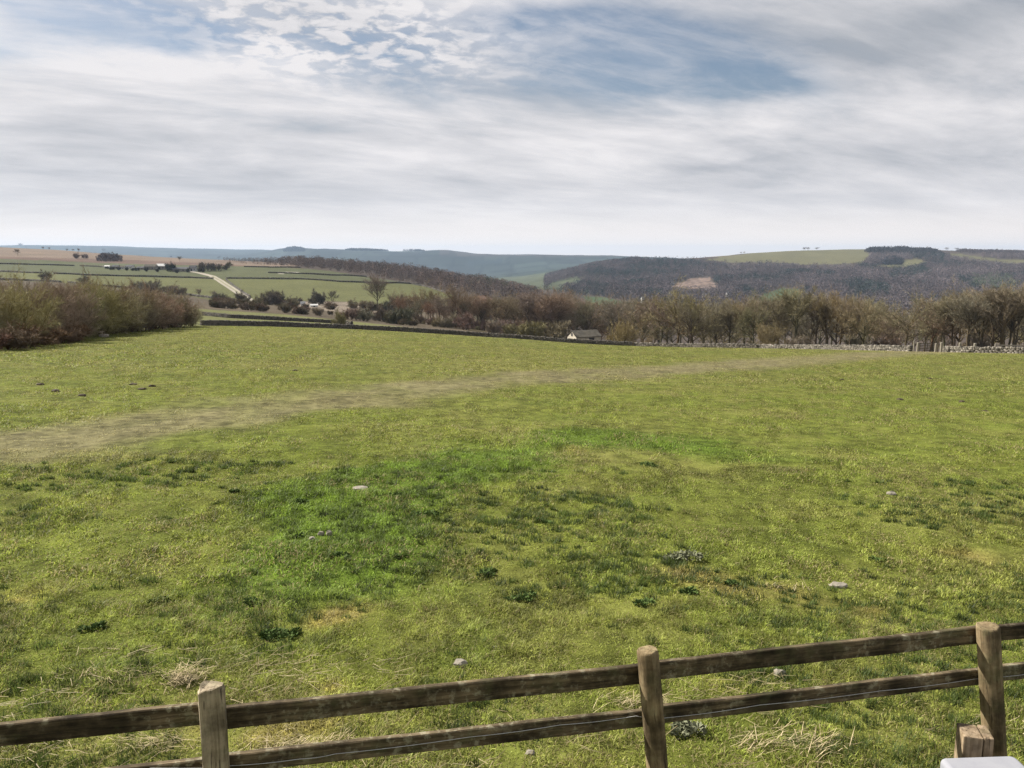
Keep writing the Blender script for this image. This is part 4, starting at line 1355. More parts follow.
for u, v, hp in ((107, 269, 2.5), (119, 270.2, 2.8), (133, 270.8, 2.6), (112, 270, 3), (126.5, 270.5, 3), (137, 271, 3.2), (146, 271.5, 3.4), (157, 272, 3), (177, 273, 3), (201, 272.5, 4)):
    p = hit(u, v, 500)
    plant('bush', tuple(p), hp * p[1] / F, (0.2, 0.19, 0.17), 'small dark shrub among the sheds of the far farm', 'bush', 'shrubs among the farm sheds', 'farm_shrub', 1.2)
for u, v, hp, lab in ((168.5, 271.5, 7.5, 'dark evergreen in the farm yard, left one of two'), (173.5, 271.5, 8, 'taller dark evergreen in the farm yard, right one of two'), (188, 272.5, 4, 'dark shrub by the white farmhouse')):
    p = hit(u, v, 500)
    plant('bush', tuple(p), hp * p[1] / F, (0.16, 0.2, 0.14), lab, 'tree', None, 'evergreen_tree', 0.7)
for u, v, w, hp, lab in ((286, 304, 3, 3.0, 'white hut alone left of the other white huts'), (303, 306, 4, 4.2, 'white gabled hut in the gully, middle one of three'), (314, 307, 7, 2.6, 'low wide white hut in the gully left of the dark bush')):
    p = hit(u, v, 300)
    px = p[1] / F
    house('white_hut', p, rad(20), w * px, w * px * 0.6, hp * px * 0.6, hp * px, M_WHITE, M_WHITE, lab, 'hut', 'white huts in the gully',
          [('doorway', 'front', 0, w * px * 0.22, 0.05, hp * px * 0.5)])
VH = [(705, 298, 6, 'long white house among the trees of the right valley side'), (642, 303.5, 3, 'small white house in the green valley bottom'), (672, 284.5, 3, 'pale building at the left end of the bare quarry'),
      (727, 297.5, 3, 'small white house right of the long white one on the valley side')]
for u, v, lp, lab in VH:
    p = hit(u, v, 700)
    px = p[1] / F
    house('valley_house', p + np.array([0, -6, 2.0]), rad(random.uniform(-10, 10)), lp * px, 9, 5.0, 8.0, M_WHITE, M_DROOF, lab, 'house', 'houses on the far valley side',
          [('window', 'front', -lp * px * 0.2, 1.4, 2, 4), ('window', 'front', lp * px * 0.2, 1.4, 2, 4)])

# ------------------------------------------------------------------ gateway at the far right of the field
M_PALEPOST = simple_mat('pale weathered post', (0.17, 0.155, 0.125), (0.27, 0.245, 0.20), 6, stretch=(6, 6, 1))
M_GATEWOOD = simple_mat('dark gate timber', (0.05, 0.045, 0.035), (0.09, 0.08, 0.06), 6, stretch=(1, 6, 6))


def rough_post(bm, r, h, sides=8, top_bevel=0.015, seed=0, flat=None):
    rng = random.Random(seed)
    levels = [-0.35, h * 0.25, h * 0.5, h * 0.75, h - top_bevel, h]
    rings = []
    base = [r * (1 + rng.uniform(-0.06, 0.06)) for _ in range(sides)]
    for k, z in enumerate(levels):
        ring = []
        for s in range(sides):
            a = 2 * math.pi * s / sides
            rr_ = base[s] * (1 + rng.uniform(-0.02, 0.02)) * (0.90 if k == len(levels) - 1 else 1)
            x, y = rr_ * math.cos(a), rr_ * math.sin(a)
            if flat is not None:
                y = max(y, -flat)
            ring.append(bm.verts.new((x, y, z + (rng.uniform(-0.006, 0.006) if k == len(levels) - 1 else 0))))
        rings.append(ring)
    for a, b in zip(rings[:-1], rings[1:]):
        for s in range(sides):
            t_ = (s + 1) % sides
            bm.faces.new((a[s], a[t_], b[t_], b[s]))
    bm.faces.new(rings[-1])
    bm.faces.new(rings[0][::-1])


def far_post(u, vt, r, label, dm=1.0):
    D = float(np.interp(u, [t[0] for t in TAB], [t[1][0] for t in TAB])) * dm
    p = column(u, D)
    z = CAMZ + ray(u, vt)[1] * D
    bm = bmesh.new()
    rough_post(bm, r, z - p[2], 8, 0.03, int(u))
    return tag(bm_obj('gate_post', bm, M_PALEPOST, None, False, tuple(p)), label, 'post', 'pale posts of the gateway and the wall')


far_post(914, 340.5, 0.09, 'slim post at the left end of the gateway, left of the broad one')
far_post(918, 342.5, 0.16, 'broad pale post at the left side of the gateway', 0.99)
far_post(936, 343.5, 0.14, 'pale post at the right side of the gateway, left one of two')
far_post(941.5, 342.3, 0.15, 'taller pale post at the right side of the gateway, right one of two', 0.99)
far_post(960, 342.8, 0.16, 'pale post poking up from the broken wall, left one of two')
far_post(975, 343.3, 0.16, 'pale post poking up from the broken wall, right one of two')
g0, g1 = column(919.5, 100.2), column(934.5, 99.6)
gl = float(np.linalg.norm((g1 - g0)[:2]))
gate = empty('field_gate', tuple(g0), 'dark timber field gate closed across the gateway', 'gate', None, math.atan2(g1[1] - g0[1], g1[0] - g0[0]))
for k in range(5):
    bm = bmesh.new(); z = 0.18 + 0.2 * k
    box_bm(bm, 0.02, gl - 0.02, -0.02, 0.02, z, z + 0.09)
    bm_obj('bar', bm, M_GATEWOOD, gate)
for x in (0.0, gl - 0.08, gl / 2):
    bm = bmesh.new(); box_bm(bm, x, x + 0.08, -0.045, -0.022, 0.12, 1.12)
    bm_obj('upright', bm, M_GATEWOOD, gate)
# timber rails behind the broken wall
rl = empty('rail_fence', tuple(column(996, 104)), 'pale timber rail fence just behind the broken wall at the right edge', 'fence')
o0 = np.array(rl.location)
pr = [column(u, 104 - (u - 996) * 0.05) for u in (996, 1012, 1030, 1050)]
for a, b in zip(pr[:-1], pr[1:]):
    for zz in (0.75, 1.15):
        bm = bmesh.new()
        dx = b - a; L = float(np.linalg.norm(dx[:2]))
        box_bm(bm, 0, L, -0.03, 0.03, zz, zz + 0.13)
        o = bm_obj('rail', bm, M_PALEPOST, rl)
        o.location = tuple(a - o0); o.rotation_euler = (0, -math.atan2(dx[2], L), math.atan2(dx[1], dx[0]))
for p in pr:
    bm = bmesh.new(); box_bm(bm, -0.07, 0.07, 0.035, 0.17, -0.3, 1.4)
    o = bm_obj('post', bm, M_PALEPOST, rl); o.location = tuple(p - o0)

# ------------------------------------------------------------------ the near fence
def timber_mat(name, dark, light, lichen, along='x', amount=0.5):
    m, N = new_mat(name)
    tc = N.n('ShaderNodeTexCoord')
    mp = N.n('ShaderNodeMapping')
    mp.inputs['Scale'].default_value = (0.6, 9, 9) if along == 'x' else (9, 9, 0.6)
    N.l(tc.outputs['Object'], mp.inputs[0])
    oi = N.n('ShaderNodeObjectInfo')
    add = N.n('ShaderNodeVectorMath'); add.operation = 'ADD'
    N.l(mp.outputs[0], add.inputs[0])
    rnd = N.math('MULTIPLY', oi.outputs['Random'], 40.0)
    N.l(N.comb(rnd, rnd, rnd), add.inputs[1])
    grain = N.noise(add.outputs[0], 5.0, 8, 0.65, 0.4)
    add2 = N.n('ShaderNodeVectorMath'); add2.operation = 'ADD'
    N.l(tc.outputs['Object'], add2.inputs[0]); N.l(N.comb(rnd, rnd, rnd), add2.inputs[1])
    blotch = N.noise(add2.outputs[0], 4.5, 6, 0.62)
    spots = N.noise(add2.outputs[0], 26.0, 5, 0.65)
    col = N.mix(N.ramp(grain, 0.32, 0.68), dark, light)
    sh = N.ramp(blotch, 0.32, 0.68, 0.30, 1.40)
    col = N.mix(1.0, col, N.comb(sh, sh, sh), 'MULTIPLY')
    lm = N.math('MULTIPLY', N.ramp(spots, 0.50, 0.64), N.ramp(blotch, 0.40, 0.58))
    col = N.mix(N.math('MULTIPLY', lm, amount), col, lichen)
    crk = N.noise(add.outputs[0], 11.0, 4, 0.5, 0.6)
    crm = N.math('MULTIPLY', N.ramp(crk, 0.60, 0.66), 0.7)
    col = N.mix(crm, col, (0.018, 0.014, 0.010))
    green = N.ramp(N.noise(add2.outputs[0], 7.0, 5, 0.6), 0.5, 0.68, 0.0, 0.45)
    col = N.mix(green, col, (0.075, 0.078, 0.035))
    hgt = N.math('ADD', N.math('MULTIPLY', grain, 0.8), N.math('MULTIPLY', spots, 0.3))
    finish(N, col, 0.9, hgt, 0.75, 0.006, spec=0.15)
    return m


M_RAIL = timber_mat('weathered rail timber', (0.040, 0.030, 0.017), (0.150, 0.115, 0.070), (0.27, 0.25, 0.175), 'x', 0.7)
M_POST = timber_mat('weathered post timber', (0.125, 0.09, 0.048), (0.235, 0.18, 0.105), (0.22, 0.21, 0.12), 'z', 0.35)
M_POSTG = timber_mat('grey sawn post timber', (0.17, 0.135, 0.088), (0.33, 0.275, 0.195), (0.30, 0.29, 0.19), 'z', 0.35)
M_WIRE = simple_mat('galvanised wire', (0.32, 0.32, 0.32), (0.45, 0.45, 0.45), 30, rough=0.45)

# fence line on the ground plane, from the three posts seen
def depth_pt(u, v, dep):
    xc, yc = (u - 512) / F, (384 - v) / F
    return np.array([xc * dep, dep * (CP + yc * SP), CAMZ + dep * (-SP + yc * CP)])


T1, T2, T3 = depth_pt(211, 686, 3.07), depth_pt(647.5, 648, 3.51), depth_pt(988, 623, 3.95)
fd = (T3 - T1)[:2]; fd /= np.linalg.norm(fd)
fnorm = np.array([-fd[1], fd[0]])                       # points away from the camera


def fence_pt(u, v, off=0.0):
    """point of the upright plane through the posts, moved off metres beyond it"""
    tx, tz = ray(u, v)
    p0 = T1[:2] + fnorm * off
    k = np.dot(p0, fnorm) / (tx * fnorm[0] + fnorm[1])
    return np.array([tx * k, k, CAMZ + tz * k])


F0 = np.array([T1[0], T1[1], gz(T1[0], T1[1])])
fence = empty('post_and_rail_fence', tuple(F0), 'weathered timber post and rail fence crossing the foreground', 'fence')


def fence_post(top, lean_x, r, mat, seed, flat=None, rz=0.0, sides=14, label=None):
    gx, gy = top[0] + lean_x, top[1]
    g = gz(gx, gy)
    h = top[2] - g
    bm = bmesh.new()
    rough_post(bm, r, h, sides, 0.012, seed, flat)
    o = bm_obj('post', bm, mat, fence)
    for p in o.data.polygons:
        p.use_smooth = len(p.vertices) == 4 and flat is None
    o.location = tuple(np.array([gx, gy, g]) - F0)
    o.data.transform(Matrix.Rotation(rz, 4, 'Z'))
    o.rotation_euler = (0, -math.atan2(lean_x, h), 0)
    if label: o['label'] = label
    return o


fence_post(T1, 0.0, 0.051, M_POSTG, 3, 0.030, rad(22), 12, 'grey half-round post with a flat sawn face')
fence_post(T2, 0.12, 0.047, M_POST, 4, None, 0, 16, 'round brown post with a slight lean')
fence_post(T3, 0.165, 0.056, M_POST, 5, None, 0.4, 7, 'brown leaning post with a long crack')
step = (T3 - T1) / 2
fence_post(T1 - step, 0.0, 0.05, M_POSTG, 6, None, 0, 14)
fence_post(T3 + step, 0.03, 0.05, M_POST, 7, None, 0, 14)
fence_post(T1 - 2 * step, 0.0, 0.05, M_POST, 8, None, 0, 14)
fence_post(T3 + 2 * step, 0.02, 0.05, M_POST, 9, None, 0, 14)


def fence_rail(a_top, b_top, h0, h1, seed, off_n=0.0):
    """a sawn rail between two points of its top edge, with slightly wavy edges"""
    rng = random.Random(seed)
    a, b = np.array(a_top), np.array(b_top)
    d = b - a; L = float(np.linalg.norm(d))
    ang = math.atan2(d[1], d[0]); el = math.atan2(d[2], float(np.hypot(d[0], d[1])))
    n = 28
    bm = bmesh.new()
    th = 0.028
    h0, h1 = h0 - 0.018, h1 - 0.018
    rings = []
    for i in range(n + 1):
        x = L * i / n
        w0 = 0.0016 * math.sin(i * 0.4 + seed) + rng.uniform(-0.0012, 0.0012)
        w1 = 0.0016 * math.sin(i * 0.3 + seed * 2) + rng.uniform(-0.0012, 0.0012)
        hh = h0 + (h1 - h0) * i / n
        e = 0.004
        ring = [(x, e, w0), (x, th - e, w0), (x, th, w0 - e), (x, th, -hh + w1 + e), (x, th - e, -hh + w1), (x, e, -hh + w1), (x, 0, -hh + w1 + e), (x, 0, w0 - e)]
        rings.append([bm.verts.new(q) for q in ring])
    for p, q in zip(rings[:-1], rings[1:]):
        for k in range(8):
            bm.faces.new((p[k], p[(k + 1) % 8], q[(k + 1) % 8], q[k]))
    bm.faces.new(rings[0][::-1]); bm.faces.new(rings[-1])
    o = bm_obj('rail', bm, M_RAIL, fence)
    o.location = tuple(a - F0)
    o.rotation_euler = (0, -el, ang)
    return o


RO = 0.050


def far_end(a, b):
    """the rail runs on, two bays past the last post seen"""
    L = float(np.linalg.norm(b - a))
    return a + (b - a) * (2 * float(np.linalg.norm(step)) + 0.05) / L


u1, u2, u3 = 211, 650, 990
fence_rail(far_end(fence_pt(u1 - 1, 703.4, RO), fence_pt(-190, 745.5, RO)), fence_pt(u1 - 1, 703.4, RO), 0.105, 0.105, 1)
fence_rail(fence_pt(u1 + 1, 709.8, RO), fence_pt(u2 - 1, 665.0, RO), 0.107, 0.107, 2)
fence_rail(fence_pt(u2 + 1, 663.3, RO), fence_pt(u3 - 1, 626.8, RO), 0.104, 0.106, 3)
fence_rail(fence_pt(u3 + 1, 627.2, RO), far_end(fence_pt(u3 + 1, 627.2, RO), fence_pt(1270, 601, RO)), 0.100, 0.100, 4)
fence_rail(far_end(fence_pt(u1 - 1, 759, RO), fence_pt(-190, 806, RO)), fence_pt(u1 - 1, 759, RO), 0.105, 0.105, 5)
fence_rail(fence_pt(u1 + 1, 757.5, RO), fence_pt(u2 - 1, 710.2, RO), 0.100, 0.100, 6)
fence_rail(fence_pt(u2 + 1, 708.4, RO), fence_pt(u3 - 1, 668.5, RO), 0.102, 0.104, 7)
fence_rail(fence_pt(u3 + 1, 667.6, RO), far_end(fence_pt(u3 + 1, 667.6, RO), fence_pt(1270, 640, RO)), 0.100, 0.100, 8)


def wire_part(name, pts, r, parent, origin, mat):
    V, Fc = [], []
    pts = [np.array(p) for p in pts]
    for i, p in enumerate(pts):
        for k in range(4):
            a = math.pi / 2 * k
            V.append(p - origin + np.array([0, math.cos(a) * r, math.sin(a) * r]))
    for i in range(len(pts) - 1):
        for k in range(4):
            Fc.append((i * 4 + k, i * 4 + (k + 1) % 4, i * 4 + 4 + (k + 1) % 4, i * 4 + 4 + k))
    Fc = np.array(Fc)
    return link(name, mesh_np(name, V, Fc.ravel(), np.full(len(Fc), 4), mat), parent)


WPX = [(150, 768), (226, 766), (300, 759), (335, 754), (470, 737), (560, 725), (636, 716), (665, 718), (760, 705), (880, 691), (975, 679), (1050, 671)]
wp = []
for i in range(len(WPX) - 1):
    for t_ in np.linspace(0, 1, 8)[:-1]:
        u_ = WPX[i][0] + (WPX[i + 1][0] - WPX[i][0]) * t_
        v_ = WPX[i][1] + (WPX[i + 1][1] - WPX[i][1]) * t_ + 1.0 * math.sin(t_ * math.pi)
        wp.append(fence_pt(u_, v_, RO - 0.008))
wire_part('wire', wp, 0.0016, fence, F0, M_WIRE)

# short square post and the pale slab at the lower right
M_BLOCKW = timber_mat('split square post timber', (0.16, 0.115, 0.07), (0.30, 0.23, 0.155), (0.25, 0.22, 0.15), 'z', 0.25)
sp = depth_pt(975, 731, 3.72)
gs = gz(sp[0], sp[1])
st = empty('short_post', (sp[0], sp[1], gs), 'short square weathered post with a split end, in front of the leaning fence post', 'post', None, rad(-14))
bm = bmesh.new()
h = sp[2] - gs
box_bm(bm, -0.062, 0.020, -0.058, 0.058, -0.3, h, 0.006)
bm_obj('block', bm, M_BLOCKW, st)
bm = bmesh.new()
box_bm(bm, 0.0235, 0.064, -0.058, 0.058, -0.3, h + 0.004, 0.006)
bm_obj('block', bm, M_BLOCKW, st)
M_SLAB = simple_mat('pale grey slab', (0.20, 0.205, 0.235), (0.24, 0.245, 0.27), 7, rough=0.75, bump=0.15)
cb = depth_pt(974, 754.5, 3.60)
gs2 = gz(cb[0], cb[1] - 0.25)
pil = empty('stone_pillar', (cb[0] + 0.020, cb[1] - 0.265, gs2), 'pale grey slab with rounded corners at the lower right corner of the picture', 'pillar', None, rad(3))
hz = cb[2] - gs2


def round_block(name, hx, hy, r, z0, z1, edge, parent):
    """an upright block with rounded corners and softened top and bottom edges"""
    out_ = []
    for cx, cy, a0 in ((hx - r, hy - r, 0), (-hx + r, hy - r, 90), (-hx + r, -hy + r, 180), (hx - r, -hy + r, 270)):
        for k in range(9):
            a = rad(a0 + 90 * k / 8)
            out_.append((cx, cy, math.cos(a), math.sin(a)))
    bm = bmesh.new()
    rings = []
    prof = [(r - edge, z0)] + [(r - edge + edge * math.sin(rad(t)), z0 + edge - edge * math.cos(rad(t))) for t in (30, 60, 90)]
    prof += [(r - edge + edge * math.cos(rad(t)), z1 - edge + edge * math.sin(rad(t))) for t in (0, 18, 36, 54, 72, 90)]
    for rr_, z in prof:
        rings.append([bm.verts.new((cx + rr_ * c, cy + rr_ * s_, z)) for cx, cy, c, s_ in out_])
    n = len(out_)
    for a, b in zip(rings[:-1], rings[1:]):
        for k in range(n):
            bm.faces.new((a[k], a[(k + 1) % n], b[(k + 1) % n], b[k]))
    bm.faces.new(rings[0][::-1]); bm.faces.new(rings[-1])
    return bm_obj(name, bm, M_SLAB, parent, False)


cap = round_block('cap', 0.176, 0.26, 0.032, hz - 0.12, hz, 0.022, pil)
for p in cap.data.polygons:
    p.use_smooth = len(p.vertices) == 4
round_block('shaft', 0.125, 0.22, 0.03, -0.2, hz - 0.122, 0.01, pil)

# ------------------------------------------------------------------ grass
def clump_tint(x, y, rng, near):
    c, pth, lush = field_color(x, y)
    n = len(x)
    v = rng.uniform(0.5, 1.6, (n, 1))
    cl = fbm(x / (0.07 + 0.005 * y), y / (0.09 + 0.009 * y), 121, 3)
    am = 0.62 - 0.34 * sstep(y, 6, 40)
    c = c * v * (1.74 + 0.30 * sstep(11.0 - y, 0, 6) + am * 1.15 * (2.0 * sstep(cl, 0.26, 0.76) - 0.98))[:, None]  # clump tone varies, with sunlit flecks and darker gaps painted into the blade colour
    dryp = 0.10 + 0.22 * sstep(fbm(x / 0.8, y / 0.8, 101, 3), 0.5, 0.68) + 0.2 * pth - 0.09 * lush + 0.26 * sstep(6.0 - y, 0, 2.5)
    dry = rng.uniform(0, 1, n) < dryp
    c[dry] = np.array([0.34, 0.29, 0.135]) * rng.uniform(0.6, 1.2, (dry.sum(), 1))
    return c, pth, lush


SIDE = 2.6


def blades(d0, d1, density, hmean, width, seed, bend=True, txm=0.80):
    rng = np.random.default_rng(seed)
    area = txm * (d1 * d1 - d0 * d0) + 2 * SIDE * (d1 - d0)
    n = int(area * density)
    D = np.sqrt(rng.uniform(d0 * d0, d1 * d1, n))
    X = rng.uniform(-1, 1, n) * (txm * D + SIDE)
    # blades gather in tufts
    sc = 1.0 + D / 14.0
    tuft = fbm(X / (0.10 * sc), D / (0.10 * sc), 111, 2) * 0.6 + fbm(X / (0.34 * sc), D / (0.34 * sc), 113, 3) * 0.6
    edge = np.interp(X / D, tabT[:, 0], tabD[:, 0])
    pth, lush = field_masks(X, D)
    keep = (rng.uniform(0, 1, n) < sstep(tuft, 0.30, 0.80) * 0.6 + 0.45) & (D < edge * 0.985) & (rng.uniform(0, 1, n) > 0.6 * pth)
    X, D, tuft, pth, lush = X[keep], D[keep], tuft[keep], pth[keep], lush[keep]
    n = len(X)
    Z = ground(X, D) - 0.004
    hgt = hmean * rng.uniform(0.45, 1.3, n) * (0.40 + 0.95 * sstep(tuft, 0.40, 0.95)) * (1 + 0.45 * lush - 0.45 * pth)
    a = rng.uniform(0, 2 * math.pi, n)
    lean = rng.uniform(0.3, 1.7, n)
    w = width * rng.uniform(0.7, 1.3, n)
    la = a + rng.normal(0, 0.9, n) + 0.6
    dx, dy = np.cos(la) * lean * hgt, np.sin(la) * lean * hgt
    sx, sy = -np.sin(a) * w / 2, np.cos(a) * w / 2
    base = np.stack([X, D, Z], 1)
    side = np.stack([sx, sy, np.zeros(n)], 1)
    tip = base + np.stack([dx, dy, hgt / np.sqrt(1 + 0.4 * lean ** 2)], 1)
    col, _, _ = clump_tint(X, D, rng, True)
    if bend:
        mid = base + np.stack([dx * 0.3, dy * 0.3, hgt * 0.6], 1)
        V = np.stack([base - side, base + side, mid + side * 0.8, mid - side * 0.8, tip], 1).reshape(-1, 3)
        k = np.arange(n)[:, None] * 5
        f = np.concatenate([k + 0, k + 1, k + 2, k + 3, k + 3, k + 2, k + 4], 1).ravel()
        lt = np.tile([4, 3], n)
        col = np.repeat(col, 5, 0)
    else:
        V = np.stack([base - side, base + side, tip], 1).reshape(-1, 3)
        f = np.arange(3 * n); lt = np.full(n, 3)
        col = np.repeat(col, 3, 0)
    return V, f, lt, col


def grass(name, parts):
    Vs, Fs, Ls, Cs = [], [], [], []
    o = 0
    for V, f, lt, c in parts:
        Vs.append(V); Fs.append(f + o); Ls.append(lt); Cs.append(c); o += len(V)
    me = mesh_np(name, np.concatenate(Vs), np.concatenate(Fs), np.concatenate(Ls), M_GRASS)
    color_attr(me, 'tint', np.concatenate(Cs))
    tag(link(name, me), None, None, None, 'stuff')


def tufts(n, d0, d1, seed, txm=0.80):
    """scattered darker, denser tufts of coarse grass"""
    rng = np.random.default_rng(seed)
    D = d0 * (d1 / d0) ** rng.uniform(0, 1, n)
    X = rng.uniform(-1, 1, n) * (txm * D + SIDE)
    dens = fbm(X / 3.0, D / 3.0, 131, 3)
    edge = np.interp(X / D, tabT[:, 0], tabD[:, 0])
    pth, lush = field_masks(X, D)
    k = (rng.uniform(0, 1, n) < sstep(dens, 0.38, 0.62) + 0.4 * lush) & (pth < 0.3) & (D < edge * 0.97)
    X, D, lush = X[k], D[k], lush[k]
    m = 46
    r = rng.uniform(0.02, 0.06, len(X)) * (1 + D / 18.0)
    shade = rng.uniform(0.35, 1.1, len(X))
    bx = (X[:, None] + r[:, None] * rng.normal(0, 0.7, (len(X), m))).ravel()
    by = (D[:, None] + r[:, None] * rng.normal(0, 0.55, (len(X), m))).ravel()
    rr_ = np.repeat(r, m); DDd = np.repeat(D, m)
    N_ = len(bx)
    h_ = np.minimum(0.45 * rr_ + 0.035, 0.16) * rng.uniform(0.5, 1.2, N_)
    w_ = np.maximum(0.0055, 0.0012 * DDd) * rng.uniform(0.7, 1.3, N_)
    a_ = rng.uniform(0, 2 * math.pi, N_); l_ = rng.uniform(0.1, 1.1, N_)
    base = np.stack([bx, by, ground(bx, by) - 0.004], 1)
    sd_ = np.stack([-np.sin(a_) * w_ / 2, np.cos(a_) * w_ / 2, np.zeros(N_)], 1)
    tip = base + np.stack([np.cos(a_) * l_ * h_, np.sin(a_) * l_ * h_, h_], 1)
    c = np.array([0.082, 0.118, 0.026]) * np.repeat(shade, m)[:, None] * rng.uniform(0.75, 1.3, (N_, 1))
    V = np.stack([base - sd_, base + sd_, tip], 1).reshape(-1, 3)
    return V, np.arange(3 * N_), np.full(N_, 3), np.repeat(c, 3, 0)


def lying_straw(n, d0, d1, seed, txm=0.80):
    """dead stalks lying in the turf"""
    rng = np.random.default_rng(seed)
    D = np.sqrt(rng.uniform(d0 * d0, d1 * d1, n))
    X = rng.uniform(-1, 1, n) * (txm * D + SIDE)
    k = rng.uniform(0, 1, n) < sstep(fbm(X / 0.45, D / 0.35, 141, 3), 0.46, 0.68)
    X, D = X[k], D[k]
    m = len(X)
    a = rng.normal(0.2, 0.9, m)
    L = rng.uniform(0.04, 0.16, m)
    d = np.stack([np.cos(a) * L, np.sin(a) * L, rng.uniform(-0.1, 0.3, m) * L], 1)
    b = np.stack([X, D, ground(X, D) + rng.uniform(0.012, 0.045, m)], 1)
    w = rng.uniform(0.0025, 0.005, m)
    sd_ = np.stack([-np.sin(a) * w / 2, np.cos(a) * w / 2, np.full(m, 0.0008)], 1)
    V = np.stack([b - sd_, b + sd_, b + d + sd_ * 0.5, b + d - sd_ * 0.5], 1).reshape(-1, 3)
    c = np.array([0.33, 0.275, 0.15]) * rng.uniform(0.6, 1.35, (m, 1))
    return V, np.arange(4 * m), np.full(m, 4), np.repeat(c, 4, 0)


grass('grass', [
    blades(1.7, 7.0, 9000, 0.042, 0.0055, 201),
    blades(7.0, 14.0, 3600, 0.040, 0.0095, 202),
    blades(14.0, 32.0, 700, 0.045, 0.022, 203, False),
    blades(32.0, 75.0, 110, 0.065, 0.050, 204, False),
    blades(75.0, 142.0, 24, 0.07, 0.10, 205, False),
    tufts(8500, 2.6, 13.0, 206),
    lying_straw(8500, 2.0, 5.6, 207),
])

# ------------------------------------------------------------------ small things lying or growing in the field
M_CHALK = simple_mat('pale limestone lump', (0.17, 0.15, 0.12), (0.26, 0.24, 0.20), 9)
M_LEAFD = simple_mat('dark weed leaf', (0.040, 0.070, 0.016), (0.072, 0.112, 0.026), 12)
M_THISTLE = simple_mat('grey-green leaf', (0.11, 0.12, 0.07), (0.18, 0.185, 0.12), 12)
M_STRAW = simple_mat('dry straw', (0.27, 0.215, 0.12), (0.42, 0.35, 0.22), 20)
M_SOIL = simple_mat('bare soil', (0.035, 0.028, 0.018), (0.07, 0.055, 0.034), 14)
M_MOSS = simple_mat('yellow moss', (0.22, 0.18, 0.035), (0.34, 0.27, 0.06), 18)


def rock(px, wid, hgt, label, seed, group=None, mat=None):
    p = hit(*px)
    bm = bmesh.new()
    bmesh.ops.create_icosphere(bm, subdivisions=2, radius=1.0)
    rng = random.Random(seed)
    for v in bm.verts:
        k = 1 + rng.uniform(-0.18, 0.18)
        v.co = Vector((v.co.x * wid / 2 * k, v.co.y * wid * 0.36 * k, (v.co.z * 0.6 + 0.25) * hgt * k))
    return tag(bm_obj('stone', bm, mat or M_CHALK, None, False, tuple(p)), label, 'stone', group)


rock((460, 676), 0.11, 0.06, 'white angular stone on the grass just above the top rail', 1)
rock((360, 491), 0.25, 0.06, 'flat pale stone in the lush green patch', 2)
rock((838, 589), 0.17, 0.05, 'flat pale stone lying alone in the grass right of the grey-green weed', 3)
rock((495, 651), 0.045, 0.03, 'tiny pale stone a little above the white angular one', 4)
rock((779, 683), 0.09, 0.055, 'pale round stone between the rails right of the round post', 5)
rock((312, 542), 0.10, 0.06, 'left stone of the small cluster below the lush patch', 6, 'clustered stones in the grass')
rock((321, 538), 0.085, 0.06, 'middle stone of the small cluster below the lush patch', 7, 'clustered stones in the grass')
rock((329, 536), 0.07, 0.07, 'right stone of the small cluster below the lush patch', 8, 'clustered stones in the grass')
rock((530, 765), 0.06, 0.03, 'small pale stone at the bottom edge left of the round post', 9)
rock((891, 496), 0.16, 0.06, 'small pale stone far up the right side of the grass', 10)
rock((104, 337), 0.9, 0.3, 'pale rock at the foot of the hedge', 11)


def rosette(px, wid, hgt, n, mat, label, cat, seed, name='weed_clump', leaf=0.034):
    """low plant: a ragged dome of many small leaves on short stalks"""
    p = hit(*px)
    rng = np.random.default_rng(seed)
    V, Fc = [], []
    k = max(4, int(wid / 0.07))
    cen = np.column_stack([rng.uniform(-0.3, 0.3, k) * wid, rng.uniform(-0.22, 0.22, k) * wid, rng.uniform(0.3, 1.0, k)])
    for i in range(n):
        c0 = cen[rng.integers(k)]
        a = rng.uniform(0, 6.283); rr_ = math.sqrt(rng.uniform()) * wid * 0.15
        z = hgt * c0[2] * math.sqrt(max(0.02, 1 - (rr_ / (wid * 0.16)) ** 2)) * rng.uniform(0.35, 1.0)
        st = np.array([c0[0] + math.cos(a) * rr_, c0[1] + math.sin(a) * rr_, 0.0])
        st[2] = z + gz(p[0] + st[0], p[1] + st[1]) - p[2]
        L = leaf * rng.uniform(0.5, 1.25)
        d = np.array([math.cos(a), math.sin(a), rng.uniform(-0.1, 1.1)]); d *= L / np.linalg.norm(d)
        s_ = np.cross(d, rng.normal(size=3)); s_ *= L * 0.26 / (np.linalg.norm(s_) + 1e-9)
        b = len(V)
        V += [st, st + d * 0.5 + s_, st + d, st + d * 0.5 - s_]
        Fc += [(b, b + 1, b + 2, b + 3)]
    Fc = np.array(Fc)
    me = mesh_np(name, V, Fc.ravel(), np.full(len(Fc), 4), mat)
    return tag(link(name, me, None, tuple(p)), label, cat, None)


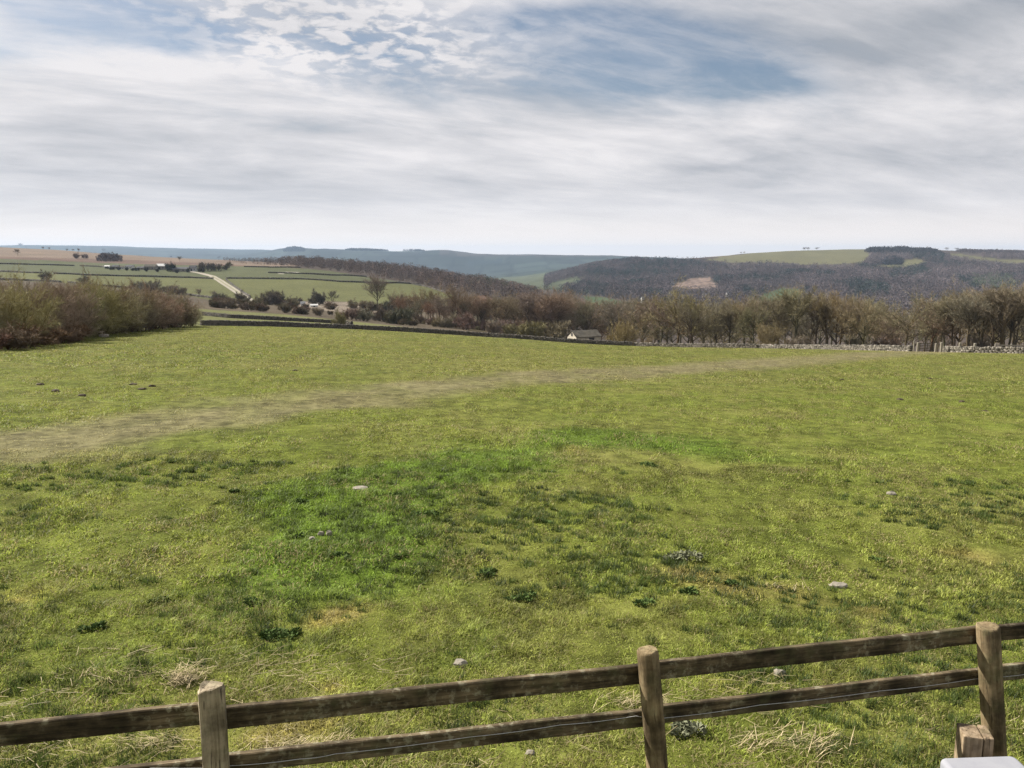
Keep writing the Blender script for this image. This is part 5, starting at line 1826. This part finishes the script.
rosette((681, 560), 0.55, 0.16, 600, M_THISTLE, 'grey-green thistle clump in the middle right of the field', 'weed', 1, 'thistle_clump')
rosette((688, 742), 0.26, 0.08, 500, M_THISTLE, 'pale grey-green woolly weed below the lower rail by the round post', 'weed', 2, 'thistle_clump')
WD = [(490, 577, 0.36, 'dark weed clump in the centre of the grass'), (94, 633, 0.26, 'dark weed clump at the left of the field'), (256, 609, 0.30, 'dark weed clump left of centre, above the straw heap'),
      (286, 642, 0.42, 'wide dark weed clump right above the grey post'), (268, 641, 0.24, 'smaller dark weed clump beside the wide one'), (301, 540, 0.2, 'dark weed tuft beside the cluster of stones'),
      (343, 559, 0.3, 'dark weed clump below the cluster of stones'), (302, 505, 0.3, 'dark weed tuft at the left of the lush patch'), (425, 517, 0.5, 'dark flat weed patch right of the lush patch'),
      (691, 597, 0.30, 'dark weed clump below the grey-green thistle'), (733, 585, 0.22, 'small dark weed right of the soil patch'), (521, 604, 0.4, 'green weed patch right below the centre clump'),
      (236, 494, 0.25, 'dark tuft beside a dead stalk left of the lush patch'), (398, 560, 0.2, 'small dark weed between the centre and the stone cluster'), (395, 500, 0.3, 'dark tuft inside the lush patch below the flat stone'),
      (641, 608, 0.3, 'small green weed above the top rail left of the round post'), (877, 563, 0.25, 'small weed tuft in the right of the field'), (545, 525, 0.3, 'faint dark tuft right of centre'),
      (160, 605, 0.25, 'dark low tuft between the left clump and the centre left clump'), (650, 468, 0.6, 'dark weed strip at the right end of the lush arc')]
for i, (u, v, w, lab) in enumerate(WD):
    rosette((u, v), w * 0.85, w * 0.17, int(140 + 420 * w), M_LEAFD, lab, 'weed', 20 + i)
# molehills far out on the field
MH = [(40, 385, 'leftmost dark molehill on the far field'), (55, 392, 'dark molehill right of the leftmost one'), (82, 396, 'largest dark molehill on the left'), (133, 385, 'dark molehill left of a row of three'), (142, 390, 'middle dark molehill of the row of three on the left'),
      (152, 387, 'right dark molehill of the row of three on the left'), (295, 371, 'single dark molehill in the far middle of the field'), (930, 379, 'dark molehill far right in the field'), (900, 400, 'dark molehill right of centre on the far field'), (962, 402, 'dark molehill nearest the right picture edge'),
      (985, 412, 'low dark molehill below the one nearest the right edge'), (842, 380, 'dark molehill left of the far right ones')]
for i, (u, v, lab) in enumerate(MH):
    p = hit(u, v)
    bm = bmesh.new(); bmesh.ops.create_icosphere(bm, subdivisions=2, radius=1.0)
    rng = random.Random(i)
    for q in bm.verts:
        k = 1 + rng.uniform(-0.25, 0.25)
        q.co = Vector((q.co.x * 0.12 * k, q.co.y * 0.10 * k, q.co.z * 0.06 * k))
    tag(bm_obj('molehill', bm, M_SOIL, None, False, tuple(p)), lab, 'molehill', 'molehills on the field')


def straw(px, spread, n, L, label, seed, name='straw_heap', up=0.12, thick=0.0019, cat='dead grass'):
    p = hit(*px)
    rng = np.random.default_rng(seed)
    V, Fc = [], []
    for i in range(n):
        c = np.array([rng.normal() * spread[0] * 1.25, rng.normal() * spread[1] * 1.2, 0])
        c[2] = gz(p[0] + c[0], p[1] + c[1]) - p[2] + rng.uniform(0.0, up)
        a = rng.normal(0.35, 0.75)
        d = np.array([math.cos(a), math.sin(a) * 0.6, rng.normal() * 0.25 + (0.7 if up >= 0.2 else 0)]); d *= L * rng.uniform(0.25, 0.95) / np.linalg.norm(d)
        s = np.cross(d, [0, 0.3, 1]); s *= thick / (np.linalg.norm(s) + 1e-9)
        b = len(V)
        mid = c + np.array([0, 0, 0.02 * rng.normal()])
        V += [c - d / 2 - s, c - d / 2 + s, mid + s, mid - s, c + d / 2 + s * 0.4, c + d / 2 - s * 0.4]
        Fc += [(b, b + 1, b + 2, b + 3), (b + 3, b + 2, b + 4, b + 5)]
    Fc = np.array(Fc)
    return tag(link(name, mesh_np(name, V, Fc.ravel(), np.full(len(Fc), 4), M_STRAW), None, tuple(p)), label, cat)


straw((186, 694), (0.055, 0.05), 260, 0.16, 'small heap of pale dry straw beside the grey post', 1, up=0.06)
straw((110, 686), (0.13, 0.05), 60, 0.22, 'loose pale stalks left of the straw heap', 2, 'dead_stalks', up=0.05)
straw((755, 748), (0.05, 0.05), 60, 0.20, 'tuft of bleached dead stems below the lower rail, left one of two', 3, 'dead_stalks', up=0.06)
straw((812, 752), (0.09, 0.06), 110, 0.20, 'wider tuft of bleached dead stems below the lower rail, right one of two', 4, 'dead_stalks', up=0.08)
straw((640, 708), (0.09, 0.05), 110, 0.16, 'bleached dead grass showing between the rails left of the round post', 5, 'dead_stalks', up=0.05)
straw((300, 752), (0.13, 0.06), 260, 0.18, 'bleached dead grass behind the lower rail near the grey post', 6, 'dead_stalks', up=0.05)
straw((150, 745), (0.14, 0.05), 90, 0.18, 'bleached stalks between the rails left of the grey post', 7, 'dead_stalks', up=0.05)
straw((785, 594), (0.12, 0.05), 50, 0.2, 'pale dead stalks on the soil patch below the thistle', 8, 'dead_stalks', up=0.05)
straw((1005, 735), (0.10, 0.04), 30, 0.25, 'pale dead stalks right of the leaning post', 9, 'dead_stalks', up=0.05)


# ------------------------------------------------------------------ haze
m = bpy.data.materials.new('haze')
m.use_nodes = True
N = NT(m.node_tree)
pv = N.n('ShaderNodeVolumePrincipled')
pv.inputs['Color'].default_value = (0.43, 0.57, 0.78, 1)
pv.inputs['Density'].default_value = 0.00006
pv.inputs['Anisotropy'].default_value = 0.2
out = N.n('ShaderNodeOutputMaterial')
N.l(pv.outputs[0], out.inputs['Volume'])
hi = float(GZ.max()) + 30
lo = float(GZ.min()) - 1.0
bm = bmesh.new()
xm = float(np.abs(GX).max()) + 50
box_bm(bm, -xm, xm, -60, float(GY.max()) + 50, lo, hi)
tag(bm_obj('haze', bm, m), kind='stuff')
